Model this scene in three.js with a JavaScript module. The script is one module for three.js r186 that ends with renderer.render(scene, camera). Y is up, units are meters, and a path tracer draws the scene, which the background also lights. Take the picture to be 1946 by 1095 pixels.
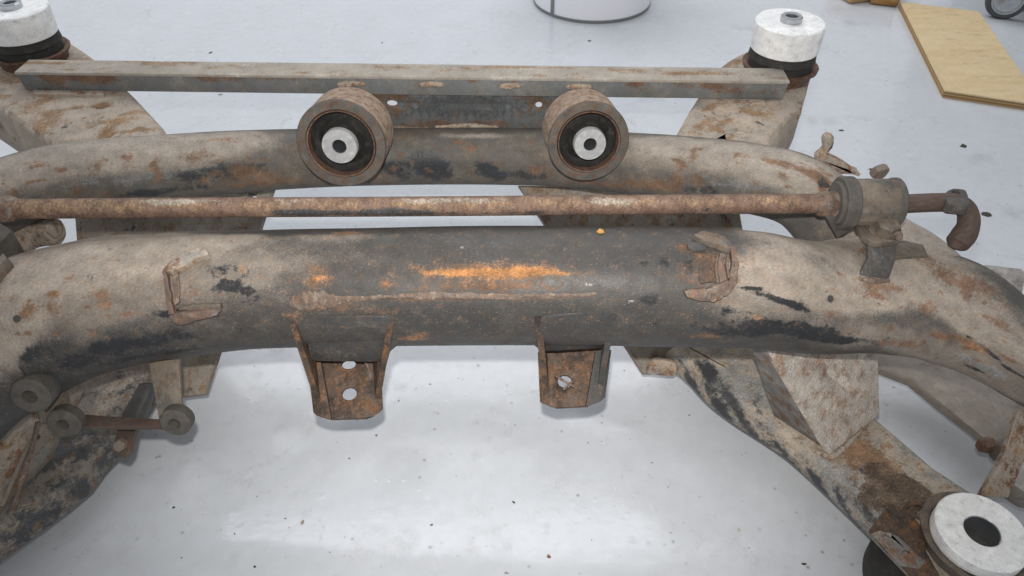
import * as THREE from 'three';
import { RectAreaLightUniformsLib } from 'three/addons/lights/RectAreaLightUniformsLib.js';
import { mergeGeometries, toCreasedNormals, mergeVertices } from 'three/addons/utils/BufferGeometryUtils.js';
import { RoundedBoxGeometry } from 'three/addons/geometries/RoundedBoxGeometry.js';

// ------------------------------------------------------------------ camera, light, exposure
const scene = new THREE.Scene();
const EYE = new THREE.Vector3(0, 0.8, 0), PITCH = THREE.MathUtils.degToRad(42), FPX = 1400, CX = 973, CY = 547.5;
const camera = new THREE.PerspectiveCamera(THREE.MathUtils.radToDeg(2 * Math.atan(547.5 / FPX)), 1024 / 576, 0.05, 60);
camera.position.copy(EYE); camera.rotation.set(-PITCH, 0, 0); camera.updateMatrixWorld(true);
camera.focus = 0.82; camera.userData.fStop = 16;
const renderer = new THREE.WebGLRenderer({ antialias: true });
renderer.setSize(1024, 576); renderer.toneMapping = THREE.LinearToneMapping; renderer.toneMappingExposure = 1.38;
renderer.shadowMap.enabled = true; renderer.shadowMap.type = THREE.PCFSoftShadowMap;
scene.background = new THREE.Color().setRGB(0.375, 0.38, 0.392);           // even light from the workshop's pale walls and roof
RectAreaLightUniformsLib.init();
// the camera's own flash, a little above the lens
const flash = new THREE.SpotLight(0xfffaf4, 1.8, 0, 0.74, 1, 2);
flash.position.set(-0.006, 0.8 + 0.045, -0.02); flash.target.position.set(0, 0, -0.888); flash.castShadow = true; flash.shadow.radius = 0.4;
scene.add(flash, flash.target);
// roof lights of the workshop, out of the picture; the floor mirrors them
const CEILING = [ // x, y, z, length, width, intensity, turn
  [-0.6, 2.7, -1.92, 3.6, 0.08, 11, -0.06], [-0.3, 2.75, -3.2, 3.2, 1.5, 2.0, -0.057],
];
for (const [x, y, z, l, w, s, turn] of CEILING) {
  const r = new THREE.RectAreaLight(0xf6f9ff, s, l, w);
  r.position.set(x, y - 0.012, z); r.rotation.set(-Math.PI / 2, 0, 0).reorder('YXZ'); r.rotation.y = -turn; scene.add(r);
}

// ------------------------------------------------------------------ helpers: random, noise
let seed = 12345;
const rnd = () => ((seed = (seed * 1664525 + 1013904223) >>> 0) / 4294967296);
const rr = (a, b) => a + (b - a) * rnd();
const V = (x, y, z) => new THREE.Vector3(x, y, z);
const ss = (a, b, x) => { const t = Math.min(1, Math.max(0, (x - a) / (b - a))); return t * t * (3 - 2 * t); };
const lerp = (a, b, t) => a + (b - a) * t;
const TN = 512;
function noiseTile(cells, octaves, gain = 0.5, ridged = false) {            // tileable gradient noise, normalised to mean .5
  const out = new Float32Array(TN * TN); let amp = 1, tot = 0;
  for (let o = 0; o < octaves; o++) {
    const c = cells << o; if (c > TN / 2) break;
    const g = new Float32Array(c * c * 2); for (let i = 0; i < c * c; i++) { const a = rnd() * 6.2832; g[2 * i] = Math.cos(a); g[2 * i + 1] = Math.sin(a); }
    for (let y = 0; y < TN; y++) {
      const fy = y * c / TN, y0 = Math.floor(fy), v = fy - y0, y1 = (y0 + 1) % c, sv = v * v * v * (v * (v * 6 - 15) + 10);
      for (let x = 0; x < TN; x++) {
        const fx = x * c / TN, x0 = Math.floor(fx), u = fx - x0, x1 = (x0 + 1) % c, su = u * u * u * (u * (u * 6 - 15) + 10);
        const d = (xi, yi, a, b) => g[2 * (yi * c + xi)] * a + g[2 * (yi * c + xi) + 1] * b;
        const n = lerp(lerp(d(x0, y0, u, v), d(x1, y0, u - 1, v), su), lerp(d(x0, y1, u, v - 1), d(x1, y1, u - 1, v - 1), su), sv);
        out[y * TN + x] += amp * (ridged ? 0.5 - 2 * Math.abs(n) : n);
      }
    }
    tot += amp; amp *= gain;
  }
  let m = 0, s = 0; for (const v of out) m += v; m /= out.length; for (const v of out) s += (v - m) * (v - m); s = Math.sqrt(s / out.length);
  for (let i = 0; i < out.length; i++) out[i] = 0.5 + (out[i] - m) / s * 0.2;
  return out;
}
const N1 = noiseTile(4, 6, 0.55), N2 = noiseTile(6, 6, 0.6), N3 = noiseTile(8, 5, 0.7), NR = noiseTile(5, 5, 0.5, true);
const NG = new Float32Array(TN * TN); for (let i = 0; i < NG.length; i++) NG[i] = rnd();
function S(t, x, y) {                                                      // bilinear, x and y in tiles
  x = (x - Math.floor(x)) * TN; y = (y - Math.floor(y)) * TN;
  const x0 = x | 0, y0 = y | 0, u = x - x0, v = y - y0, x1 = (x0 + 1) & 511, a = (y0 & 511) * TN, b = ((y0 + 1) & 511) * TN, xm = x0 & 511;
  return lerp(lerp(t[a + xm], t[a + x1], u), lerp(t[b + xm], t[b + x1], u), v);
}

// ------------------------------------------------------------------ helpers: pixel -> place
function ray(px, py) {
  const a = (px - CX) / FPX, b = -(py - CY) / FPX, c = Math.cos(PITCH), s = Math.sin(PITCH);
  return V(a, b * c - s, -b * s - c);
}
const atH = (px, py, h) => { const d = ray(px, py); return d.multiplyScalar((h - EYE.y) / d.y).add(EYE); };       // on the level at height h
const atZ = (px, py, z) => { const d = ray(px, py); return d.multiplyScalar(-z / d.z).add(EYE); };                // on the upright plane z metres ahead
const onPlane = (px, py, a, b, c) => { const n = b.clone().sub(a).cross(c.clone().sub(a)), d = ray(px, py); return d.multiplyScalar(a.clone().sub(EYE).dot(n) / d.dot(n)).add(EYE); };   // on the plane of three points
const pxm = (p) => { const q = p.clone().sub(EYE); return (-q.z * Math.cos(PITCH) - q.y * Math.sin(PITCH)) / FPX; };  // metres per photo pixel at p
const caster = new THREE.Raycaster();
function hit(mesh, px, py) {
  mesh.updateMatrixWorld(true);
  caster.set(EYE, ray(px, py).normalize()); const r = caster.intersectObject(mesh, false)[0];
  return r ? { p: r.point.clone(), n: r.normal ? r.normal.clone() : r.face.normal.clone(), uv: r.uv.clone(), m: pxm(r.point) } : null;
}

// ------------------------------------------------------------------ helpers: objects
const used = {};
function numbered(n) { used[n] = (used[n] ?? -1) + 1; return used[n] ? `${n}_${String(used[n]).padStart(3, '0')}` : n; }
function tag(o, label, category, group, kind) { if (label) o.userData.label = label; if (category) o.userData.category = category; if (group) o.userData.group = group; if (kind) o.userData.kind = kind; return o; }
function group(name, label, category) { const g = new THREE.Group(); g.name = numbered(name); scene.add(g); return tag(g, label, category); }
function mesh(name, geo, mat, parent = scene, label) {
  const m = new THREE.Mesh(geo, mat); m.name = parent === scene ? numbered(name) : name; m.castShadow = m.receiveShadow = true; parent.add(m); if (label) m.userData.label = label; return m;
}
const clean = (g) => { for (const k of Object.keys(g.attributes)) if (!['position', 'normal', 'uv'].includes(k)) g.deleteAttribute(k); return g; };
function boxUV(g, tile = 0.35, ou = rnd(), ov = rnd()) {                    // metres / tile, each face from its own side
  if (g.index) g = g.toNonIndexed();
  const p = g.attributes.position, uv = new Float32Array(p.count * 2), a = V(), b = V(), c = V();
  for (let i = 0; i < p.count; i += 3) {
    a.fromBufferAttribute(p, i); b.fromBufferAttribute(p, i + 1); c.fromBufferAttribute(p, i + 2);
    const n = b.clone().sub(a).cross(c.clone().sub(a)), x = Math.abs(n.x), y = Math.abs(n.y), z = Math.abs(n.z);
    for (let k = 0; k < 3; k++) {
      const q = [a, b, c][k]; let u, v;
      if (y >= x && y >= z) { u = q.x; v = q.z; } else if (x >= z) { u = q.z; v = q.y; } else { u = q.x; v = q.y; }
      uv[2 * (i + k)] = u / tile + ou; uv[2 * (i + k) + 1] = v / tile + ov;
    }
  }
  g.setAttribute('uv', new THREE.BufferAttribute(uv, 2)); return g;
}
function sweep(stations, n = 120, m = 48, caps = true) {                   // stations: [Vector3, half width, half height, squareness]
  const curve = new THREE.CatmullRomCurve3(stations.map((s) => s[0]), false, 'centripetal');
  const pos = [], uv = [], idx = []; let U = 0, prev = null, Vm = 0; const us = [], K = stations.length - 1;
  for (let i = 0; i <= n; i++) {
    const t = i / n, p = curve.getPoint(t), f = t * K, k = Math.min(K - 1, Math.floor(f)), w0 = f - k, w = w0 * w0 * (3 - 2 * w0), A = stations[k], B = stations[k + 1];
    const tan = curve.getTangent(t), side = V().crossVectors(tan, V(0, 1, 0)).normalize(), up = V().crossVectors(side, tan).normalize();
    const a = lerp(A[1], B[1], w), b = lerp(A[2], B[2], w), e = lerp(A[3] ?? 2, B[3] ?? 2, w);
    if (prev) U += p.distanceTo(prev); prev = p; us.push(U); Vm = Math.max(Vm, Math.PI * (a + b));
    for (let j = 0; j <= m; j++) {
      const th = -Math.PI / 2 + j / m * Math.PI * 2, c = Math.cos(th), s = Math.sin(th);
      const q = p.clone().addScaledVector(side, a * Math.sign(c) * Math.abs(c) ** (2 / e)).addScaledVector(up, b * Math.sign(s) * Math.abs(s) ** (2 / e));
      pos.push(q.x, q.y, q.z); uv.push(i, j / m);
    }
  }
  for (let i = 0; i <= n; i++) for (let j = 0; j <= m; j++) uv[2 * (i * (m + 1) + j)] = us[i] / U;
  for (let i = 0; i < n; i++) for (let j = 0; j < m; j++) { const a = i * (m + 1) + j, b = a + m + 1; idx.push(a, b, a + 1, b, b + 1, a + 1); }
  if (caps) for (const [i, fl] of [[0, 1], [n, 0]]) {
    const q = i ? stations[K][0] : stations[0][0], c = pos.length / 3; pos.push(q.x, q.y, q.z); uv.push(i / n, 0.5);
    for (let j = 0; j < m; j++) { const a = i * (m + 1) + j; fl ? idx.push(c, a, a + 1) : idx.push(c, a + 1, a); }
  }
  const g = new THREE.BufferGeometry(); g.setAttribute('position', new THREE.Float32BufferAttribute(pos, 3)); g.setAttribute('uv', new THREE.Float32BufferAttribute(uv, 2)); g.setIndex(idx);
  g.computeVertexNormals(); g.userData = { U, V: Vm };
  const N = g.attributes.normal;                                           // close the seam
  for (let i = 0; i <= n; i++) { const a = i * (m + 1), b = a + m, v = V(N.getX(a) + N.getX(b), N.getY(a) + N.getY(b), N.getZ(a) + N.getZ(b)).normalize(); N.setXYZ(a, v.x, v.y, v.z); N.setXYZ(b, v.x, v.y, v.z); }
  return g;
}
// a flat sheet or block: outline in space (any plane), thickness away from the viewer's side, rounded edges, holes [centre, radius, radius across]
function sheet(pts, thick, { holes = [], bevel = 0.0012, seg = 2, smooth = 0.7, tile = 0.35, round = 0, away = null, own = false } = {}) {
  const o = pts[0], n = V(); for (let i = 0; i < pts.length; i++) { const a = pts[i], b = pts[(i + 1) % pts.length]; n.x += (a.y - b.y) * (a.z + b.z); n.y += (a.z - b.z) * (a.x + b.x); n.z += (a.x - b.x) * (a.y + b.y); } n.normalize();
  const view = away ? away.clone() : o.clone().sub(EYE); if (n.dot(view) > 0) n.negate();
  const ex = pts[1].clone().sub(o); ex.addScaledVector(n, -ex.dot(n)).normalize(); const ey = V().crossVectors(n, ex);
  const to = (p) => { const d = p.clone().sub(o); return new THREE.Vector2(d.dot(ex), d.dot(ey)); };
  let q = pts.map(to); const sh = new THREE.Shape();
  if (THREE.ShapeUtils.isClockWise(q)) q.reverse();
  if (bevel) { const c = q.reduce((a, b) => a.add(b), new THREE.Vector2()).multiplyScalar(1 / q.length); }
  if (round) q.forEach((p, i) => {
    const a = q[(i + q.length - 1) % q.length], b = q[(i + 1) % q.length], da = a.clone().sub(p), db = b.clone().sub(p), r = Math.min(round, da.length() * 0.45, db.length() * 0.45);
    const s = p.clone().addScaledVector(da.normalize(), r), t = p.clone().addScaledVector(db.normalize(), r);
    i ? sh.lineTo(s.x, s.y) : sh.moveTo(s.x, s.y); sh.quadraticCurveTo(p.x, p.y, t.x, t.y);
  }); else q.forEach((p, i) => (i ? sh.lineTo(p.x, p.y) : sh.moveTo(p.x, p.y)));
  for (const [c, r, r2] of holes) { const d = to(c), h = new THREE.Path(); h.absellipse(d.x, d.y, r, r2 ?? r, 0, Math.PI * 2, true); sh.holes.push(h); }
  let g = new THREE.ExtrudeGeometry(sh, { depth: Math.max(0.0004, thick - 2 * bevel), bevelEnabled: bevel > 0, bevelThickness: bevel, bevelSize: bevel, bevelOffset: -bevel, bevelSegments: seg, curveSegments: 12, steps: 1 });
  g.translate(0, 0, -thick + bevel);
  let U, Vv;
  g = toCreasedNormals(g, smooth);
  if (own) {                                                               // unfold: walls continue the top outward
    g.computeBoundingBox(); const b = g.boundingBox, mg = thick * 1.1; U = b.max.x - b.min.x + 2 * mg; Vv = b.max.y - b.min.y + 2 * mg;
    const p = g.attributes.position, uv = g.attributes.uv, A = V(), B = V(), C = V();
    for (let i = 0; i < p.count; i += 3) {
      A.fromBufferAttribute(p, i); B.fromBufferAttribute(p, i + 1); C.fromBufferAttribute(p, i + 2); const f = B.clone().sub(A).cross(C.clone().sub(A)).normalize(), l = Math.hypot(f.x, f.y), k = l > 0.3 ? 1 / l : 0;
      [A, B, C].forEach((q, j) => uv.setXY(i + j, (q.x - q.z * f.x * k - b.min.x + mg) / U, (q.y - q.z * f.y * k - b.min.y + mg) / Vv));
    }
  }
  g.applyMatrix4(new THREE.Matrix4().makeBasis(ex, ey, n).setPosition(o));
  if (!own) g = boxUV(g, tile); else g.userData = { U, V: Vv };
  return clean(g);
}
// turned part: profile [[radius, along axis], ...] about an axis through c
function turned(c, axis, profile, seg = 48, tile = 0.2, crease = 0.6) {
  let g = new THREE.LatheGeometry(profile.map(([r, t]) => new THREE.Vector2(Math.max(r, 1e-5), t)), seg);
  g = toCreasedNormals(g, crease); g = boxUV(g, tile);
  g.applyQuaternion(new THREE.Quaternion().setFromUnitVectors(V(0, 1, 0), axis.clone().normalize())); g.translate(c.x, c.y, c.z); return clean(g);
}
// weld bead: lumpy ridge along points, radii per point
function bead(pts, radii, lump = 0.35, freq = 1, flat = 1) {
  const c = new THREE.CatmullRomCurve3(pts, false, 'centripetal'), L = c.getLength(), n = Math.max(12, Math.ceil(L / 0.0018)), m = 12, ox = rnd() * 9;
  const pos = [], uv = [], idx = [];
  for (let i = 0; i <= n; i++) {
    const t = i / n, p = c.getPoint(t), tan = c.getTangent(t), s = V().crossVectors(tan, V(0.13, 0.8, 0.6)).normalize(), u = V().crossVectors(s, tan).normalize();
    const f = t * (radii.length - 1), k = Math.min(radii.length - 2, Math.floor(f)), r0 = radii.length > 1 ? lerp(radii[k], radii[k + 1], f - k) : radii[0];
    const end = Math.sqrt(Math.max(0, 1 - Math.max(0, 1 - t * L / r0) ** 2)) * Math.sqrt(Math.max(0, 1 - Math.max(0, 1 - (1 - t) * L / r0) ** 2));
    for (let j = 0; j <= m; j++) {
      const a = j / m * 6.2832, r = r0 * Math.max(end, 0.02) * (1 + lump * 2 * (S(N2, ox + t * L * 6 * freq, j % m / m) - 0.5) + lump * 0.25 * Math.sin(t * L * 900 * freq));
      const q = p.clone().addScaledVector(s, Math.cos(a) * r).addScaledVector(u, Math.sin(a) * r * flat); pos.push(q.x, q.y, q.z); uv.push(t * L / 0.2 + ox, a * r0 / 0.2);
    }
  }
  for (let i = 0; i < n; i++) for (let j = 0; j < m; j++) { const a = i * (m + 1) + j, b = a + m + 1; idx.push(a, a + 1, b, b, a + 1, b + 1); }
  const g = new THREE.BufferGeometry(); g.setAttribute('position', new THREE.Float32BufferAttribute(pos, 3)); g.setAttribute('uv', new THREE.Float32BufferAttribute(uv, 2)); g.setIndex(idx); g.computeVertexNormals(); return g;
}
// raised torn edge or flat bead lying on a mesh, along photo pixels [x, y, half width, height]
function ridge(m, list, { jag = 0.3, sq = 3, sink = 0.002 } = {}) {
  const st = list.map(([x, y, w, h]) => { const r = hit(m, x, y); return r ? { p: r.p, n: r.n, w, h } : null; }).filter(Boolean);
  const c = new THREE.CatmullRomCurve3(st.map((q) => q.p), false, 'centripetal'), L = c.getLength(), n = Math.max(16, Math.ceil(L / 0.0012)), K = st.length - 1, mm = 16, pos = [], uv = [], idx = [], ox = rnd() * 7;
  for (let i = 0; i <= n; i++) {
    const t = i / n, f = t * K, k = Math.min(K - 1, Math.floor(f)), w = f - k, A = st[k], B = st[k + 1], p = c.getPoint(t), tan = c.getTangent(t), nn = A.n.clone().lerp(B.n, w).normalize(), sd = V().crossVectors(nn, tan).normalize();
    const e = Math.min(1, (t * L + 0.0004) / 0.002, ((1 - t) * L + 0.0004) / 0.002), j1 = S(N2, ox + t * L * 14, 0.2) - 0.5, j2 = S(N1, ox + t * L * 22, 0.6) - 0.5, wd = lerp(A.w, B.w, w) * (1 + jag * 1.6 * j1) * e, ht = lerp(A.h, B.h, w) * (1 + jag * 2.4 * j2) * e;
    for (let j = 0; j <= mm; j++) {
      const a = j / mm * 6.2832, ca = Math.cos(a), sa = Math.sin(a), jit = 1 + jag * 0.5 * (S(N2, ox + t * L * 16, (j % mm) / mm) - 0.5);
      const q = p.clone().addScaledVector(sd, wd * jit * Math.sign(ca) * Math.abs(ca) ** (2 / sq) + j1 * 0.003 * jag).addScaledVector(nn, sa > 0 ? ht * jit * sa ** (2 / sq) : -sink * Math.abs(sa)); pos.push(q.x, q.y, q.z); uv.push(t * L / 0.35 + ox, (ca * wd + sa * ht) / 0.35);
    }
  }
  for (let i = 0; i < n; i++) for (let j = 0; j < mm; j++) { const a = i * (mm + 1) + j, b = a + mm + 1; idx.push(a, b, a + 1, b, b + 1, a + 1); }
  const g = new THREE.BufferGeometry(); g.setAttribute('position', new THREE.Float32BufferAttribute(pos, 3)); g.setAttribute('uv', new THREE.Float32BufferAttribute(uv, 2)); g.setIndex(idx); g.computeVertexNormals(); return toCreasedNormals(g, 0.9);
}
// bent plate: front and back rows of points, thickness t towards the inside
function bent(front, back, t, flip = 1, tile = 0.35) {
  const n = front.length, pos = [], idx = [];
  const nor = front.map((p, i) => { const a = front[Math.max(0, i - 1)], b = front[Math.min(n - 1, i + 1)]; return V().crossVectors(b.clone().sub(a), back[i].clone().sub(p)).normalize().multiplyScalar(t * flip); });
  const rows = [front, back, back.map((p, i) => p.clone().add(nor[i])), front.map((p, i) => p.clone().add(nor[i]))];
  const P = (r, i) => rows[r][i], tri = (a, b, c) => { for (const q of [a, b, c]) pos.push(q.x, q.y, q.z); };
  for (let i = 0; i < n - 1; i++) for (let r = 0; r < 4; r++) { const s = (r + 1) % 4; tri(P(r, i), P(s, i), P(r, i + 1)); tri(P(r, i + 1), P(s, i), P(s, i + 1)); }
  for (const i of [0, n - 1]) { tri(P(0, i), P(1, i), P(2, i)); tri(P(0, i), P(2, i), P(3, i)); }
  let g = new THREE.BufferGeometry(); g.setAttribute('position', new THREE.Float32BufferAttribute(pos, 3)); g.computeVertexNormals(); g = toCreasedNormals(g, 0.7); return clean(boxUV(g, tile));
}
const onSurface = (m, list, lift = 0) => list.map(([x, y]) => { const r = hit(m, x, y); return r ? r.p.addScaledVector(r.n, lift) : null; }).filter(Boolean);

// ------------------------------------------------------------------ helpers: painted, dusty, rusty steel
const COL = {
  paint: [70, 69, 67], black: [30, 32, 35], dust: [160, 147, 132], rust: [112, 74, 48], dark: [66, 50, 38], orange: [168, 98, 42], grey: [118, 121, 122], pale: [172, 168, 160], white: [205, 203, 198], pink: [134, 98, 80],
};
// layers in order; each: { c: colour, bias, amp, scale (tile size in m), soft, marks: [[u, v, ru, rv, amount] in m], rough, lift }
function texture(W, H, U, Vv, base, layers, { grain = 0.06, mottle = 0.05, rough0 = 0.6, specks = 0, sat = 0.84 } = {}) {
  const col = new Uint8Array(W * H * 4), pack = new Uint8Array(W * H * 4), O = [rnd(), rnd(), rnd(), rnd()];
  const fields = layers.map((L) => {
    const f = new Float32Array(W * H).fill(L.bias ?? -1);
    for (const [mu, mv, ru, rv, amt, rot = 0] of L.marks ?? []) {
      const R = Math.max(ru, rv) * 2.2, c = Math.cos(rot), s = Math.sin(rot);
      const x0 = Math.max(0, Math.floor((mu - R) / U * W)), x1 = Math.min(W - 1, Math.ceil((mu + R) / U * W)), y0 = Math.max(0, Math.floor((mv - R) / Vv * H)), y1 = Math.min(H - 1, Math.ceil((mv + R) / Vv * H));
      for (let y = y0; y <= y1; y++) for (let x = x0; x <= x1; x++) {
        const dx = (x + 0.5) / W * U - mu, dy = (y + 0.5) / H * Vv - mv, a = (dx * c + dy * s) / ru, b = (-dx * s + dy * c) / rv;
        f[y * W + x] += amt * Math.exp(-(a * a + b * b));
      }
    }
    return f;
  });
  const lo = layers.map(() => [rnd(), rnd()]);
  for (let y = 0; y < H; y++) for (let x = 0; x < W; x++) {
    const i = y * W + x, mx = x / W * U, my = y / H * Vv;
    const g = NG[((y * 7 + (x >> 9) * 131) & 511) * TN + (x & 511)] - 0.5, fine = S(N3, mx / 0.021 + O[0], my / 0.021 + O[1]) - 0.5, big = S(N1, mx / 0.4 + O[2], my / 0.4 + O[3]) - 0.5, mid = S(N2, mx / 0.11 + O[1], my / 0.11 + O[2]) - 0.5;
    let r = base[0], gg = base[1], b = base[2], ro = rough0, h = 0;
    for (let k = 0; k < layers.length; k++) {
      const L = layers[k], s = L.scale ?? 0.15, st = L.stretch ?? 1;
      const nz = (S(L.ridge ? NR : N2, mx / s / st + lo[k][0], my / s + lo[k][1]) - 0.5) * 0.75 + (S(N3, mx / s * 3.7 + lo[k][1], my / s * 3.7 + lo[k][0]) - 0.5) * (L.rag ?? 0.4) + g * (L.grit ?? 0.3);
      const a = ss(-(L.soft ?? 0.18), L.soft ?? 0.18, fields[k][i] + nz * (L.amp ?? 1)) * (L.max ?? 1);
      if (a <= 0) continue;
      const v = 1 + (L.vary ?? 0.2) * (mid + fine);
      r = lerp(r, L.c[0] * v, a); gg = lerp(gg, L.c[1] * v, a); b = lerp(b, L.c[2] * v, a); ro = lerp(ro, L.rough ?? 0.9, a); h += a * (L.lift ?? 0.1) * (0.6 + 1.4 * (fine + 0.5)) + a * g * (L.tooth ?? 0.15);
    }
    { const l = 0.3 * r + 0.55 * gg + 0.15 * b; r = lerp(l, r, sat); gg = lerp(l, gg, sat); b = lerp(l, b, sat); }
    let k = 1 + mottle * (big + mid) * 2 + grain * (g + fine * 1.5);
    if (specks && NG[(y & 511) * TN + ((x * 5 + (y >> 9) * 77) & 511)] > 1 - specks) { const w = 0.3 + 0.5 * rnd(); r = lerp(r, 205, w); gg = lerp(gg, 200, w); b = lerp(b, 190, w); h += 0.3; }
    col[4 * i] = Math.min(255, Math.max(0, r * k)); col[4 * i + 1] = Math.min(255, Math.max(0, gg * k)); col[4 * i + 2] = Math.min(255, Math.max(0, b * k)); col[4 * i + 3] = 255;
    pack[4 * i] = Math.min(255, Math.max(0, 96 + 110 * h + 34 * fine + 14 * mid + 22 * g)); pack[4 * i + 1] = Math.min(255, Math.max(0, 255 * (ro + 0.12 * fine))); pack[4 * i + 3] = 255;   // red: relief, green: roughness
  }
  const T = (d, srgb) => { const t = new THREE.DataTexture(d, W, H); t.wrapS = t.wrapT = THREE.RepeatWrapping; t.magFilter = THREE.LinearFilter; t.minFilter = THREE.LinearMipmapLinearFilter; t.generateMipmaps = true; if (srgb) t.colorSpace = THREE.SRGBColorSpace; t.needsUpdate = true; return t; };
  const relief = T(pack); return { map: T(col, true), roughnessMap: relief, bumpMap: relief };
}
const matOf = (t, bump = 0.0012, extra = {}) => new THREE.MeshStandardMaterial({ ...t, roughness: 1, bumpScale: bump, ...extra });
const generic = (base, layers, opt = {}, bump = 0.0012, tile = 0.35) => matOf(texture(640, 640, tile, tile, base, layers, opt), bump);
// marks given as photo pixels on a mesh with its own unwrapped surface
function marksOn(m, list) {
  const { U, V: Vv } = m.geometry.userData;
  return list.map(([x, y, rx, ry, amt, rot = 0]) => { const r = hit(m, x, y); return r ? [r.uv.x * U, r.uv.y * Vv, rx * r.m, ry * r.m * 1.15, amt, rot] : null; }).filter(Boolean);
}
const scatter = (x0, y0, x1, y1, n, a = 3, b = 14, amt = 0.75) => Array.from({ length: n }, () => { const r = a + (b - a) * rnd() ** 2; return [rr(x0, x1), rr(y0, y1), r * rr(0.7, 1.6), r * rr(0.5, 1), amt * rr(0.7, 1.3), rr(-0.6, 0.6)]; });
const smooth = (l, n = 5) => { const c = new THREE.CatmullRomCurve3(l.map(([x, y]) => V(x, y, 0)), false, 'centripetal'); return c.getPoints((l.length - 1) * n).map((p) => [p.x, p.y]); };
function dress(m, W, H, base, layers, opt, bump) {
  const { U, V: Vv } = m.geometry.userData;
  m.material = matOf(texture(W, H, U, Vv, base, layers.map((L) => ({ ...L, marks: marksOn(m, L.marks ?? []) })), opt), bump); return m;
}

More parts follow.
